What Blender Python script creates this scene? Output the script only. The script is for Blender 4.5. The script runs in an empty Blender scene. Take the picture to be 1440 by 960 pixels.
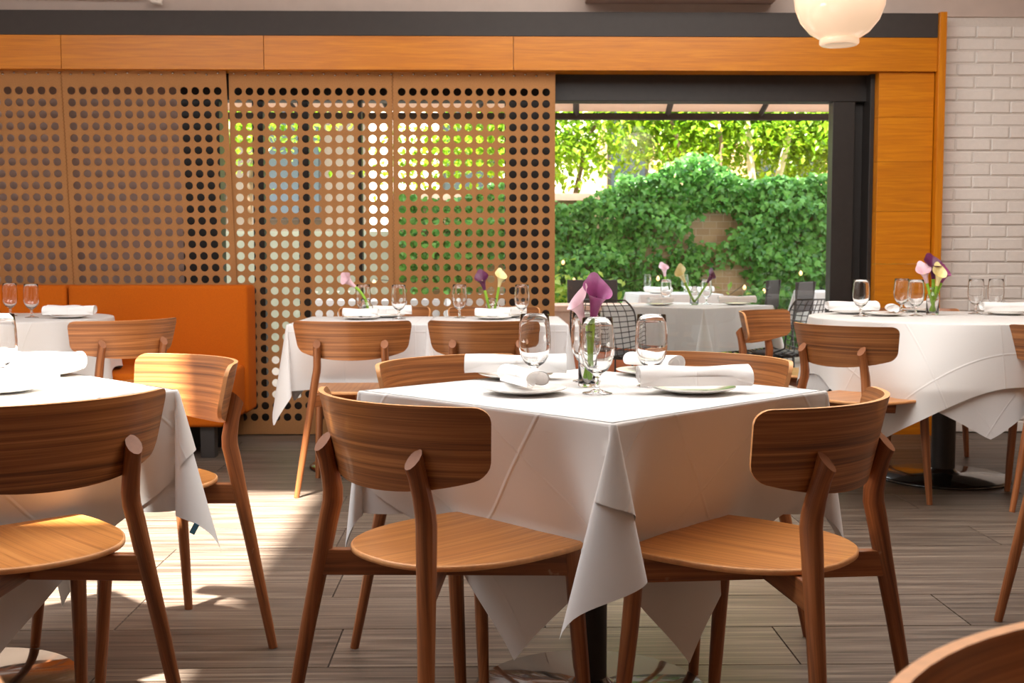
import bpy, math, random
import numpy as np
from mathutils import Vector, Matrix

random.seed(7)
rng = np.random.default_rng(11)
S = bpy.context.scene
COL = S.collection
PI = math.pi

# ------------------------------------------------------------------ camera, sky, sun, exposure
cam_d = bpy.data.cameras.new('camera')
cam_d.sensor_width = 36.0
cam_d.lens = 40.5
cam_d.clip_start = 0.05
cam_d.dof.use_dof = True
cam_d.dof.focus_distance = 2.55
cam_d.dof.aperture_fstop = 11.0
cam = bpy.data.objects.new('camera', cam_d)
cam.location = (0, 0, 1.042)
cam.rotation_euler = (PI / 2 - 0.0704, 0, -0.018)
COL.objects.link(cam)
S.camera = cam

world = bpy.data.worlds.new('sky')
S.world = world
world.use_nodes = True
bgn = world.node_tree.nodes['Background']
bgn.inputs['Color'].default_value = (0.86, 0.94, 1.0, 1)
bgn.inputs['Strength'].default_value = 3.0

sun_d = bpy.data.lights.new('sun', 'SUN')
sun_d.energy = 42.0
sun_d.angle = 0.035
sun_d.color = (1.0, 0.95, 0.87)
sun = bpy.data.objects.new('sun', sun_d)
sun.rotation_euler = Vector((0.12, 0.38, -0.92)).to_track_quat('-Z', 'Y').to_euler()
sun.location = (-3, -3, 8)
COL.objects.link(sun)

def area(name, loc, size, energy, color, aim=(0, 0, -1)):
    d = bpy.data.lights.new(name, 'AREA')
    d.shape = 'RECTANGLE'
    d.size, d.size_y = size
    d.energy = energy
    d.color = color
    o = bpy.data.objects.new(name, d)
    o.location = loc
    o.rotation_euler = Vector(aim).to_track_quat('-Z', 'Y').to_euler()
    COL.objects.link(o)
    return o

# added fill lamps: one in the skylight opening, one under solid ceiling
area('skylight_fill', (-2.4, 2.57, 3.24), (2.3, 2.4), 70, (0.93, 0.97, 1.0))
area('ceiling_fill', (1.0, 3.9, 3.24), (2.8, 3.6), 150, (1.0, 0.965, 0.92))

S.view_settings.view_transform = 'Standard'
S.view_settings.look = 'None'
S.view_settings.gamma = 1.0
S.view_settings.use_curve_mapping = False
S.view_settings.exposure = 0.12

# ------------------------------------------------------------------ helpers
def lin(r, g, b):
    f = lambda c: (c / 255 / 12.92) if c / 255 <= 0.04045 else ((c / 255 + 0.055) / 1.055) ** 2.4
    return (f(r), f(g), f(b), 1.0)

def tag(o, label, cat, group=None, kind=None):
    o['label'] = label
    o['category'] = cat
    if group:
        o['group'] = group
    if kind:
        o['kind'] = kind
    return o

def empty(name, loc=(0, 0, 0), rz=0.0):
    o = bpy.data.objects.new(name, None)
    o.empty_display_size = 0.1
    o.location = loc
    o.rotation_euler = (0, 0, rz)
    COL.objects.link(o)
    return o

def make(name, data, mats, parent=None, loc=(0, 0, 0), rot=(0, 0, 0)):
    o = bpy.data.objects.new(name, data)
    if mats is not None and not data.materials:
        for m in (mats if isinstance(mats, (list, tuple)) else [mats]):
            data.materials.append(m)
    o.location = loc
    o.rotation_euler = rot
    if parent:
        o.parent = parent
    COL.objects.link(o)
    return o

class MB:
    """collects vertices, faces, uv (in metres) and material slots for ONE mesh"""
    def __init__(s):
        s.v, s.f, s.uv, s.mi = [], [], [], []
    def add(s, v, f, uv=None, mi=0):
        b = len(s.v)
        s.v += [tuple(map(float, p)) for p in v]
        s.uv += [tuple(map(float, q)) for q in uv] if uv is not None else [(float(p[0]), float(p[1])) for p in v]
        s.f += [tuple(i + b for i in q) for q in f]
        s.mi += [mi] * len(f)
    def box(s, c, d, mi=0, bev=0.0, rz=0.0, grain='x'):
        cx, cy, cz = c
        hx, hy, hz = d[0] / 2, d[1] / 2, d[2] / 2
        faces = [((0, 0, 1), 0, 1, 2), ((0, 0, -1), 0, 1, 2), ((0, 1, 0), 0, 2, 1), ((0, -1, 0), 0, 2, 1), ((1, 0, 0), 1, 2, 0), ((-1, 0, 0), 1, 2, 0)]
        h = (hx, hy, hz)
        cr, sr = math.cos(rz), math.sin(rz)
        for n, a, b, k in faces:
            sg = sum(n)
            vs, us = [], []
            for (sa, sb) in ((-1, -1), (1, -1), (1, 1), (-1, 1)):
                p = [0, 0, 0]
                p[a] = sa * h[a]; p[b] = sb * h[b]; p[k] = sg * h[k]
                u = (p[0] + cx + (0.0 if k != 0 else p[1]), p[1] + p[2] + cy + cz)
                if grain == 'z':
                    u = (p[2] + cz, p[0] + p[1])
                us.append(u)
                x, y = p[0] * cr - p[1] * sr, p[0] * sr + p[1] * cr
                vs.append((x + cx, y + cy, p[2] + cz))
            q = (0, 1, 2, 3)
            nn = Vector(vs[1]) - Vector(vs[0])
            nn = nn.cross(Vector(vs[2]) - Vector(vs[0]))
            nw = Vector((n[0] * cr - n[1] * sr, n[0] * sr + n[1] * cr, n[2]))
            if nn.dot(nw) < 0:
                q = (3, 2, 1, 0)
            s.add(vs, [q], us, mi)
    def tube(s, pts, rad, n=10, cap=True, mi=0, capmi=None, side=None):
        """swept tube; rad = list of r or (ra, rb)"""
        P = [Vector(p) for p in pts]
        m = len(P)
        rad = [(r, r) if not isinstance(r, (tuple, list)) else r for r in (rad if isinstance(rad, (list, tuple)) else [rad] * m)]
        T = []
        for i in range(m):
            t = (P[min(i + 1, m - 1)] - P[max(i - 1, 0)]).normalized()
            T.append(t)
        ref = Vector(side) if side else (Vector((1, 0, 0)) if abs(T[0].x) < 0.9 else Vector((0, 1, 0)))
        V, U, F = [], [], []
        L = 0.0
        for i in range(m):
            if i:
                L += (P[i] - P[i - 1]).length
            a = (ref - T[i] * ref.dot(T[i])).normalized()
            b = T[i].cross(a)
            ref = a
            for k in range(n + 1):
                an = 2 * PI * k / n
                V.append(P[i] + a * (rad[i][0] * math.cos(an)) + b * (rad[i][1] * math.sin(an)))
                U.append((L, rad[i][0] * an))
        for i in range(m - 1):
            for k in range(n):
                p = i * (n + 1) + k
                F.append((p, p + 1, p + n + 2, p + n + 1))
        s.add(V, F, U, mi)
        if cap:
            for i, rev in ((0, True), (m - 1, False)):
                ring = [V[i * (n + 1) + k] for k in range(n)]
                q = tuple(range(n))
                s.add(ring, [q[::-1] if rev else q], [(p.x, p.y) for p in ring], mi if capmi is None else capmi)
    def lathe(s, prof, n=24, mi=0, c=(0, 0, 0)):
        V, U, F = [], [], []
        L = 0
        for i, (r, z) in enumerate(prof):
            if i:
                L += math.hypot(r - prof[i - 1][0], z - prof[i - 1][1])
            for k in range(n + 1):
                a = 2 * PI * k / n
                V.append((c[0] + r * math.cos(a), c[1] + r * math.sin(a), c[2] + z))
                U.append((r * a, L))
        for i in range(len(prof) - 1):
            for k in range(n):
                p = i * (n + 1) + k
                F.append((p, p + 1, p + n + 2, p + n + 1))
        s.add(V, F, U, mi)
    def mesh(s, name, smooth=True, weld=False, bevel=None):
        me = bpy.data.meshes.new(name)
        me.from_pydata(s.v, [], s.f)
        uvl = me.uv_layers.new(name='UVMap')
        idx = np.empty(len(me.loops), dtype=np.int32)
        me.loops.foreach_get('vertex_index', idx)
        arr = np.array(s.uv, dtype=np.float32)[idx]
        uvl.data.foreach_set('uv', arr.ravel())
        me.polygons.foreach_set('material_index', s.mi)
        me.polygons.foreach_set('use_smooth', [smooth] * len(s.f))
        me.update()
        return me
    def obj(s, name, mats, parent=None, smooth=True, loc=(0, 0, 0), rot=(0, 0, 0), bevel=0.0, auto=None):
        o = make(name, s.mesh(name, smooth), mats, parent, loc, rot)
        if bevel:
            w = o.modifiers.new('weld', 'WELD'); w.merge_threshold = 1e-5
            b = o.modifiers.new('bevel', 'BEVEL')
            b.width = bevel; b.segments = 2; b.limit_method = 'ANGLE'; b.angle_limit = 0.7
        return o

def copy_tree(o, parent=None):
    c = o.copy()
    COL.objects.link(c)
    c.parent = parent
    for ch in o.children:
        copy_tree(ch, c)
    return c

# ------------------------------------------------------------------ materials
def new_mat(name):
    m = bpy.data.materials.new(name)
    m.use_nodes = True
    nt = m.node_tree
    return m, nt, nt.nodes['Principled BSDF']

def N(nt, typ, **kw):
    n = nt.nodes.new(typ)
    for k, v in kw.items():
        setattr(n, k, v)
    return n

def ramp(nt, stops):
    r = nt.nodes.new('ShaderNodeValToRGB')
    el = r.color_ramp.elements
    el[0].position, el[0].color = stops[0][0], stops[0][1]
    el[1].position, el[1].color = stops[-1][0], stops[-1][1]
    for p, c in stops[1:-1]:
        e = el.new(p); e.color = c
    return r

def plain(name, col, rough=0.6, metal=0.0, noise=0.0, scale=40.0, bump=0.0, spec=0.5, coat=0.0, coords='Object'):
    m, nt, b = new_mat(name)
    b.inputs['Base Color'].default_value = col
    b.inputs['Roughness'].default_value = rough
    b.inputs['Metallic'].default_value = metal
    b.inputs['Specular IOR Level'].default_value = spec
    b.inputs['Coat Weight'].default_value = coat
    if noise or bump:
        tc = N(nt, 'ShaderNodeTexCoord')
        nz = N(nt, 'ShaderNodeTexNoise')
        nz.inputs['Scale'].default_value = scale
        nz.inputs['Detail'].default_value = 5
        nt.links.new(tc.outputs[coords], nz.inputs['Vector'])
        if noise:
            r = ramp(nt, [(0.25, tuple(c * (1 - noise) for c in col[:3]) + (1,)), (0.75, tuple(min(1, c * (1 + noise)) for c in col[:3]) + (1,))])
            nt.links.new(nz.outputs['Fac'], r.inputs['Fac'])
            nt.links.new(r.outputs['Color'], b.inputs['Base Color'])
        if bump:
            bp = N(nt, 'ShaderNodeBump')
            bp.inputs['Strength'].default_value = bump
            bp.inputs['Distance'].default_value = 0.004
            nt.links.new(nz.outputs['Fac'], bp.inputs['Height'])
            nt.links.new(bp.outputs['Normal'], b.inputs['Normal'])
    return m

def wood(name, dark, mid, light, su=1.6, sv=45.0, rough=0.42, bump=0.08, wear=0.0, coat=0.0, vary=0.12):
    """wood whose grain runs along U (uv in metres)"""
    m, nt, b = new_mat(name)
    tc = N(nt, 'ShaderNodeTexCoord')
    oi = N(nt, 'ShaderNodeObjectInfo')
    mp = N(nt, 'ShaderNodeMapping')
    mp.inputs['Scale'].default_value = (su, sv, 1)
    off = N(nt, 'ShaderNodeCombineXYZ')
    ml = N(nt, 'ShaderNodeMath', operation='MULTIPLY'); ml.inputs[1].default_value = 37.0
    nt.links.new(oi.outputs['Random'], ml.inputs[0])
    for k in range(3):
        nt.links.new(ml.outputs[0], off.inputs[k])
    nt.links.new(off.outputs[0], mp.inputs['Location'])
    nt.links.new(tc.outputs['UV'], mp.inputs['Vector'])
    n1 = N(nt, 'ShaderNodeTexNoise')
    n1.inputs['Scale'].default_value = 1.0; n1.inputs['Detail'].default_value = 5; n1.inputs['Distortion'].default_value = 0.8
    nt.links.new(mp.outputs[0], n1.inputs['Vector'])
    mp2 = N(nt, 'ShaderNodeMapping'); mp2.inputs['Scale'].default_value = (3.0, 6.0, 1)
    nt.links.new(mp.outputs[0], mp2.inputs['Vector'])
    n2 = N(nt, 'ShaderNodeTexNoise'); n2.inputs['Scale'].default_value = 1.0; n2.inputs['Detail'].default_value = 3
    nt.links.new(mp2.outputs[0], n2.inputs['Vector'])
    mx = N(nt, 'ShaderNodeMix'); mx.data_type = 'FLOAT'; mx.inputs[0].default_value = 0.3
    nt.links.new(n1.outputs['Fac'], mx.inputs[2]); nt.links.new(n2.outputs['Fac'], mx.inputs[3])
    r = ramp(nt, [(0.34, dark), (0.50, mid), (0.66, light)])
    nt.links.new(mx.outputs[0], r.inputs['Fac'])
    hv = N(nt, 'ShaderNodeHueSaturation')
    mr = N(nt, 'ShaderNodeMapRange')
    mr.inputs['To Min'].default_value = 1 - vary; mr.inputs['To Max'].default_value = 1 + vary
    nt.links.new(oi.outputs['Random'], mr.inputs['Value'])
    nt.links.new(mr.outputs[0], hv.inputs['Value'])
    nt.links.new(r.outputs['Color'], hv.inputs['Color'])
    col = hv.outputs['Color']
    if wear:
        nw = N(nt, 'ShaderNodeTexNoise'); nw.inputs['Scale'].default_value = 26; nw.inputs['Detail'].default_value = 4
        nt.links.new(tc.outputs['Object'], nw.inputs['Vector'])
        rw = ramp(nt, [(0.70, (0, 0, 0, 1)), (0.745, (1, 1, 1, 1))])
        nt.links.new(nw.outputs['Fac'], rw.inputs['Fac'])
        mw = N(nt, 'ShaderNodeMix'); mw.data_type = 'RGBA'
        mw.inputs[7].default_value = lin(205, 165, 130)
        sc = N(nt, 'ShaderNodeMath', operation='MULTIPLY'); sc.inputs[1].default_value = wear
        nt.links.new(rw.outputs['Color'], sc.inputs[0])
        nt.links.new(sc.outputs[0], mw.inputs[0]); nt.links.new(col, mw.inputs[6])
        col = mw.outputs[2]
    nt.links.new(col, b.inputs['Base Color'])
    b.inputs['Roughness'].default_value = rough
    b.inputs['Coat Weight'].default_value = coat
    bp = N(nt, 'ShaderNodeBump'); bp.inputs['Strength'].default_value = bump; bp.inputs['Distance'].default_value = 0.002
    nt.links.new(mx.outputs[0], bp.inputs['Height']); nt.links.new(bp.outputs['Normal'], b.inputs['Normal'])
    return m

M = {}
M['walnut'] = wood('walnut', lin(98, 58, 32), lin(154, 96, 52), lin(192, 130, 76), su=1.1, sv=95, rough=0.36, coat=0.15)
M['walnut_leg'] = wood('walnut_leg', lin(106, 60, 32), lin(146, 86, 46), lin(174, 110, 64), su=2, sv=50, rough=0.4, wear=0.35)
M['seat_wood'] = wood('seat_wood', lin(156, 94, 42), lin(186, 120, 58), lin(206, 142, 78), su=1.0, sv=80, rough=0.34, coat=0.15)
M['end_grain'] = plain('end_grain', lin(146, 90, 54), 0.5, noise=0.1, scale=80)
M['ply_edge'] = plain('ply_edge', lin(222, 160, 104), 0.5, noise=0.12, scale=60)
M['beam_wood'] = wood('beam_wood', lin(184, 106, 6), lin(200, 120, 9), lin(212, 134, 18), su=2.5, sv=45, rough=0.35, bump=0.03, vary=0.05)
M['black_metal'] = plain('black_metal', lin(40, 36, 34), 0.45, noise=0.15, scale=30)
M['charcoal'] = plain('charcoal', lin(54, 48, 45), 0.6, noise=0.08, scale=25)
M['base_metal'] = plain('base_metal', lin(34, 33, 32), 0.16, metal=0.0, spec=0.6, coat=0.6)
M['steel'] = plain('steel', lin(185, 180, 172), 0.25, metal=1.0)
M['plaster'] = plain('plaster', lin(222, 212, 204), 0.9, noise=0.04, scale=12, bump=0.1)
M['plaster_warm'] = plain('plaster_warm', lin(200, 184, 174), 0.9, noise=0.05, scale=9, bump=0.1)
M['dark_facade'] = plain('dark_facade', lin(74, 66, 56), 0.9, noise=0.1, scale=2)
M['pale_green'] = plain('pale_green', lin(186, 194, 172), 0.9, noise=0.1, scale=5)
M['mortar'] = plain('mortar', lin(216, 209, 202), 0.9, noise=0.04, scale=60, bump=0.3)
M['brick_paint'] = plain('brick_paint', lin(232, 226, 220), 0.62, noise=0.03, scale=40, bump=0.35)
M['plaster_grey'] = plain('plaster_grey', lin(176, 150, 138), 0.9, noise=0.06, scale=14)
M['felt'] = plain('felt', lin(168, 120, 76), 0.95, noise=0.10, scale=160, bump=0.25, spec=0.15)
M['felt_dark'] = plain('felt_dark', lin(140, 92, 54), 0.95, noise=0.1, scale=120, spec=0.15)
M['orange_fabric'] = plain('orange_fabric', lin(188, 92, 16), 0.92, noise=0.10, scale=220, bump=0.2, spec=0.15)
M['china'] = plain('china', lin(244, 241, 236), 0.18, coat=0.3)
M['rubber'] = plain('rubber', lin(30, 28, 26), 0.8)
M['terrace'] = plain('terrace', lin(178, 160, 146), 0.9, noise=0.12, scale=6)
M['pink_stone'] = plain('pink_stone', lin(214, 178, 158), 0.9, noise=0.08, scale=15)
M['terracotta'] = plain('terracotta', lin(190, 110, 72), 0.9, noise=0.12, scale=15)
M['awning'] = plain('awning', lin(242, 222, 208), 0.85, noise=0.03, scale=8)
def canvas_mat():
    m, nt, b = new_mat('canvas')
    b.inputs['Base Color'].default_value = lin(246, 226, 212); b.inputs['Roughness'].default_value = .9
    t = N(nt, 'ShaderNodeBsdfTranslucent'); t.inputs['Color'].default_value = lin(250, 226, 206)
    mx = N(nt, 'ShaderNodeMixShader'); mx.inputs[0].default_value = .5
    nt.links.new(b.outputs[0], mx.inputs[1]); nt.links.new(t.outputs[0], mx.inputs[2])
    nt.links.new(mx.outputs[0], nt.nodes['Material Output'].inputs['Surface'])
    return m
M['awning'] = canvas_mat()
M['room_panel'] = plain('room_panel', lin(176, 142, 114), 0.7, noise=.1, scale=6)
M['stem_green'] = plain('stem_green', lin(140, 186, 52), 0.5, noise=0.12, scale=60)
M['bloom_purple'] = plain('bloom_purple', lin(150, 62, 120), 0.45, noise=0.18, scale=50)
M['bloom_pink'] = plain('bloom_pink', lin(226, 186, 196), 0.45, noise=0.08, scale=50)
M['bloom_cream'] = plain('bloom_cream', lin(240, 224, 160), 0.45, noise=0.08, scale=50)
M['bloom_deep'] = plain('bloom_deep', lin(92, 24, 70), 0.45, noise=0.12, scale=50)
M['tag_blue'] = plain('tag_blue', lin(70, 130, 160), 0.8)
M['white_metal'] = plain('white_metal', lin(225, 222, 216), 0.5)
M['bark'] = plain('bark', lin(120, 100, 80), 0.9, noise=0.35, scale=14, bump=0.5)
M['bark_pale'] = plain('bark_pale', lin(226, 212, 190), 0.9, noise=0.2, scale=14, bump=0.4)
M['dark_sling'] = plain('dark_sling', lin(58, 50, 48), 0.7, noise=0.1, scale=60)
M['pale_facade'] = plain('pale_facade', lin(236, 222, 208), 0.9, noise=0.05, scale=2)
M['dark_glass'] = plain('dark_glass', lin(52, 60, 66), 0.12)

def linen(name, col, rough=0.85, crease=0.34):
    m, nt, b = new_mat(name)
    b.inputs['Base Color'].default_value = col
    b.inputs['Roughness'].default_value = rough
    b.inputs['Specular IOR Level'].default_value = 0.2
    b.inputs['Sheen Weight'].default_value = 0.15
    tc = N(nt, 'ShaderNodeTexCoord')
    sx = N(nt, 'ShaderNodeSeparateXYZ')
    nt.links.new(tc.outputs['UV'], sx.inputs[0])
    hs = []
    for k in range(2):                       # ironed fold lines of the cloth
        a = N(nt, 'ShaderNodeMath', operation='PINGPONG'); a.inputs[1].default_value = crease / 2
        nt.links.new(sx.outputs[k], a.inputs[0])
        mr = N(nt, 'ShaderNodeMapRange'); mr.interpolation_type = 'SMOOTHSTEP'
        mr.inputs['From Min'].default_value = 0.0; mr.inputs['From Max'].default_value = 0.006
        mr.inputs['To Min'].default_value = 1.0; mr.inputs['To Max'].default_value = 0.0
        nt.links.new(a.outputs[0], mr.inputs['Value'])
        hs.append(mr)
    ad = N(nt, 'ShaderNodeMath', operation='MAXIMUM')
    nt.links.new(hs[0].outputs[0], ad.inputs[0]); nt.links.new(hs[1].outputs[0], ad.inputs[1])
    nz = N(nt, 'ShaderNodeTexNoise'); nz.inputs['Scale'].default_value = 7; nz.inputs['Detail'].default_value = 2
    nt.links.new(tc.outputs['Object'], nz.inputs['Vector'])
    a2 = N(nt, 'ShaderNodeMath', operation='MULTIPLY_ADD'); a2.inputs[1].default_value = 0.8
    nt.links.new(nz.outputs['Fac'], a2.inputs[0]); nt.links.new(ad.outputs[0], a2.inputs[2])
    bp = N(nt, 'ShaderNodeBump'); bp.inputs['Strength'].default_value = 0.3; bp.inputs['Distance'].default_value = 0.004
    nt.links.new(a2.outputs[0], bp.inputs['Height']); nt.links.new(bp.outputs['Normal'], b.inputs['Normal'])
    return m

M['linen'] = linen('linen', lin(220, 217, 214))
M['linen_under'] = linen('linen_under', lin(219, 218, 218))
M['napkin'] = linen('napkin', lin(246, 244, 242), crease=0.8)

def glass_mat(name, mix, ior=1.45, tint=(1, 1, 1, 1)):
    m = bpy.data.materials.new(name); m.use_nodes = True
    nt = m.node_tree; nt.nodes.clear()
    out = N(nt, 'ShaderNodeOutputMaterial')
    g = N(nt, 'ShaderNodeBsdfGlass'); g.inputs['Roughness'].default_value = 0.0; g.inputs['IOR'].default_value = ior
    g.inputs['Color'].default_value = tint
    t = N(nt, 'ShaderNodeBsdfTransparent'); t.inputs['Color'].default_value = tint
    mx = N(nt, 'ShaderNodeMixShader'); mx.inputs[0].default_value = mix
    nt.links.new(t.outputs[0], mx.inputs[1]); nt.links.new(g.outputs[0], mx.inputs[2])
    nt.links.new(mx.outputs[0], out.inputs['Surface'])
    return m

M['goblet'] = glass_mat('goblet', 1.0)

def pane_mat():
    m = bpy.data.materials.new('window_glass'); m.use_nodes = True
    nt = m.node_tree; nt.nodes.clear()
    out = N(nt, 'ShaderNodeOutputMaterial')
    t = N(nt, 'ShaderNodeBsdfTransparent'); t.inputs['Color'].default_value = (0.97, 0.985, 0.975, 1)
    g = N(nt, 'ShaderNodeBsdfGlossy'); g.inputs['Roughness'].default_value = 0.0
    fr = N(nt, 'ShaderNodeFresnel'); fr.inputs['IOR'].default_value = 1.9
    mx = N(nt, 'ShaderNodeMixShader')
    nt.links.new(fr.outputs[0], mx.inputs[0]); nt.links.new(t.outputs[0], mx.inputs[1]); nt.links.new(g.outputs[0], mx.inputs[2])
    nt.links.new(mx.outputs[0], out.inputs['Surface'])
    return m

M['pane'] = pane_mat()

def leaf_mat(name, c1, c2, trans=0.45):
    m, nt, b = new_mat(name)
    tc = N(nt, 'ShaderNodeTexCoord')
    wn = N(nt, 'ShaderNodeTexWhiteNoise'); wn.noise_dimensions = '1D'
    sx = N(nt, 'ShaderNodeSeparateXYZ')
    nt.links.new(tc.outputs['UV'], sx.inputs[0]); nt.links.new(sx.outputs[0], wn.inputs['W'])
    r = ramp(nt, [(0.0, c1), (1.0, c2)])
    nt.links.new(wn.outputs['Value'], r.inputs['Fac'])
    nt.links.new(r.outputs['Color'], b.inputs['Base Color'])
    b.inputs['Roughness'].default_value = 0.3
    tr = N(nt, 'ShaderNodeBsdfTranslucent')
    nt.links.new(r.outputs['Color'], tr.inputs['Color'])
    mx = N(nt, 'ShaderNodeMixShader'); mx.inputs[0].default_value = trans
    nt.links.new(b.outputs[0], mx.inputs[1]); nt.links.new(tr.outputs[0], mx.inputs[2])
    nt.links.new(mx.outputs[0], nt.nodes['Material Output'].inputs['Surface'])
    return m

M['ivy'] = leaf_mat('ivy', lin(40, 112, 32), lin(128, 196, 90), 0.25)
M['tree_leaf'] = leaf_mat('tree_leaf', lin(84, 132, 14), lin(150, 182, 40), 0.55)
M['shrub_leaf'] = leaf_mat('shrub_leaf', lin(120, 170, 44), lin(196, 212, 96), 0.4)

def brick_far(name, c1, c2, mort, scale):
    m, nt, b = new_mat(name)
    tc = N(nt, 'ShaderNodeTexCoord')
    br = N(nt, 'ShaderNodeTexBrick')
    br.inputs['Color1'].default_value = c1; br.inputs['Color2'].default_value = c2; br.inputs['Mortar'].default_value = mort
    br.inputs['Scale'].default_value = scale; br.inputs['Mortar Size'].default_value = 0.012
    br.inputs['Row Height'].default_value = 0.25
    nt.links.new(tc.outputs['UV'], br.inputs['Vector'])
    nt.links.new(br.outputs['Color'], b.inputs['Base Color'])
    b.inputs['Roughness'].default_value = 0.9
    return m

M['garden_brick'] = brick_far('garden_brick', lin(206, 178, 140), lin(188, 156, 120), lin(214, 196, 168), 3.2)
M['house_brick'] = brick_far('house_brick', lin(196, 158, 120), lin(172, 132, 98), lin(206, 184, 156), 3.2)

def opal():
    m, nt, b = new_mat('opal_glass')
    b.inputs['Base Color'].default_value = lin(236, 208, 182)
    b.inputs['Roughness'].default_value = 0.08
    b.inputs['Coat Weight'].default_value = 0.5
    b.inputs['Emission Color'].default_value = (1.0, 0.70, 0.46, 1)
    b.inputs['Emission Strength'].default_value = 0.6
    return m
M['opal'] = opal()
m, nt, b = new_mat('bulb_glow')
b.inputs['Emission Color'].default_value = (1.0, 0.5, 0.12, 1); b.inputs['Emission Strength'].default_value = 2.2
M['bulb'] = m

# ------------------------------------------------------------------ setting: floor of planks
def struct(o):
    o['kind'] = 'structure'
    return o

M['plank'] = wood('plank', lin(52, 43, 36), lin(94, 80, 69), lin(132, 118, 104), su=1.6, sv=60, rough=0.42, bump=0.18, vary=0.16)
M['grout'] = plain('grout', lin(66, 57, 50), 0.9)

mb = MB(); mb.box((-0.3, 2.55, -0.03), (8.2, 9.2, 0.05))
floor = struct(mb.obj('floor', M['grout'], smooth=False))
PW, PL, GAP = 0.308, 1.22, 0.0022
def plank_mesh(L, W):
    q = MB(); b_ = 0.0012
    x, y = L / 2, W / 2
    vs = [(-x, -y, 0), (x, -y, 0), (x, y, 0), (-x, y, 0), (-x + b_, -y + b_, .005), (x - b_, -y + b_, .005), (x - b_, y - b_, .005), (-x + b_, y - b_, .005)]
    q.add(vs, [(4, 5, 6, 7), (0, 1, 5, 4), (1, 2, 6, 5), (2, 3, 7, 6), (3, 0, 4, 7)])
    return q.mesh('plank', smooth=False)
plank_me = plank_mesh(PL - GAP, PW - GAP)
half_me = {}
y0 = 2.90 - 15 * PW
for row in range(28):
    yc = y0 + row * PW + PW / 2
    off = (row * 0.47 + 0.13) % 1.0 * PL
    x = -4.3 + off - PL
    while x < 3.7:
        a, bb = max(x, -4.3), min(x + PL, 3.7)
        if bb - a > 0.05:
            L = bb - a - GAP
            if abs(L - (PL - GAP)) < 1e-4:
                me = plank_me
            else:
                k = round(L, 3)
                if k not in half_me:
                    half_me[k] = plank_mesh(L, PW - GAP)
                me = half_me[k]
            make('plank', me, M['plank'], floor, ((a + bb) / 2, yc, -0.0052))
        x += PL

# ------------------------------------------------------------------ back wall
wall = struct(empty('wall_back', (0, 6.95, 0)))
mb = MB(); mb.box((-3.07, 7.03, 1.2), (2.46, 0.16, 2.4)); mb.obj('plaster_panel', M['plaster_grey'], wall, False, loc=(0, -6.95, 0))
mb = MB(); mb.box((-0.3, 7.0, 2.95), (8.2, 0.26, 0.95)); mb.obj('plaster_header', M['plaster_warm'], wall, False, loc=(0, -6.95, 0))
mb = MB(); mb.box((3.15, 7.03, 1.24), (1.1, 0.30, 2.47)); mb.obj('mortar_bed', M['mortar'], wall, False, loc=(0, -6.95, 0))
def brick_mesh(L, H):
    q = MB(); d, b_ = 0.008, 0.005
    x, z = L / 2, H / 2
    vs = [(-x, 0, -z), (x, 0, -z), (x, 0, z), (-x, 0, z), (-x + b_, -d, -z + b_), (x - b_, -d, -z + b_), (x - b_, -d, z - b_), (-x + b_, -d, z - b_)]
    q.add(vs, [(4, 5, 6, 7), (0, 1, 5, 4), (1, 2, 6, 5), (2, 3, 7, 6), (3, 0, 4, 7)], [(v[0], v[2]) for v in vs])
    return q.mesh('brick', smooth=False)
BL, BH = 0.215, 0.0735
bm_full, bm_half = brick_mesh(BL - .008, BH - .008), brick_mesh(BL / 2 - .008, BH - .008)
for r in range(33):
    z = BH * (r + 0.5)
    x = 2.655
    first = r % 2
    while x < 3.6:
        me = bm_half if first else bm_full
        w = BL / 2 if first else BL
        make('brick', me, M['brick_paint'], wall, (x + w / 2, 6.8805 - 6.95 + rng.uniform(-.0025, .0025), z), (rng.uniform(-.006, .006), rng.uniform(-.006, .006), rng.uniform(-.008, .008)))
        x += w; first = 0

t1 = struct(empty('trim_1', (0, 6.78, 2.40)))          # charcoal steel band
mb = MB(); mb.box((-0.80, 6.86, 2.405), (6.81, 0.17, 0.14)); mb.obj('steel_band', M['charcoal'], t1, False, loc=(0, -6.78, -2.40), bevel=.003)
t2 = struct(empty('trim_2', (0, 6.78, 2.24)))          # wooden beam of boards
for (a, b_) in ((-4.2, -2.474), (-2.474, -1.312), (-1.312, 0.13), (0.13, 2.605)):
    mb = MB(); mb.box(((a + b_) / 2, 6.85, 2.2375), (b_ - a - .003, 0.15, 0.193)); mb.obj('beam_panel', M['beam_wood'], t2, False, loc=(0, -6.78, -2.24), bevel=.0015)
t3 = struct(empty('trim_3', (2.43, 6.80, 0)))           # wooden jamb panelling
zs = [0, .37, .70, 1.02, 1.33, 1.62, 1.88, 2.14]
for a, b_ in zip(zs[:-1], zs[1:]):
    mb = MB(); mb.box((2.437, 6.89, (a + b_) / 2), (0.325, 0.18, b_ - a - .0012)); mb.obj('jamb_panel', M['beam_wood'], t3, False, loc=(-2.43, -6.80, 0), bevel=.001)
t4 = struct(empty('trim_4', (2.62, 6.77, 0)))
mb = MB(); mb.box((2.626, 6.84, 1.24), (0.042, 0.18, 2.478), grain='z'); mb.obj('edge_board', M['beam_wood'], t4, False, loc=(-2.62, -6.77, 0), bevel=.002)

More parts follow.
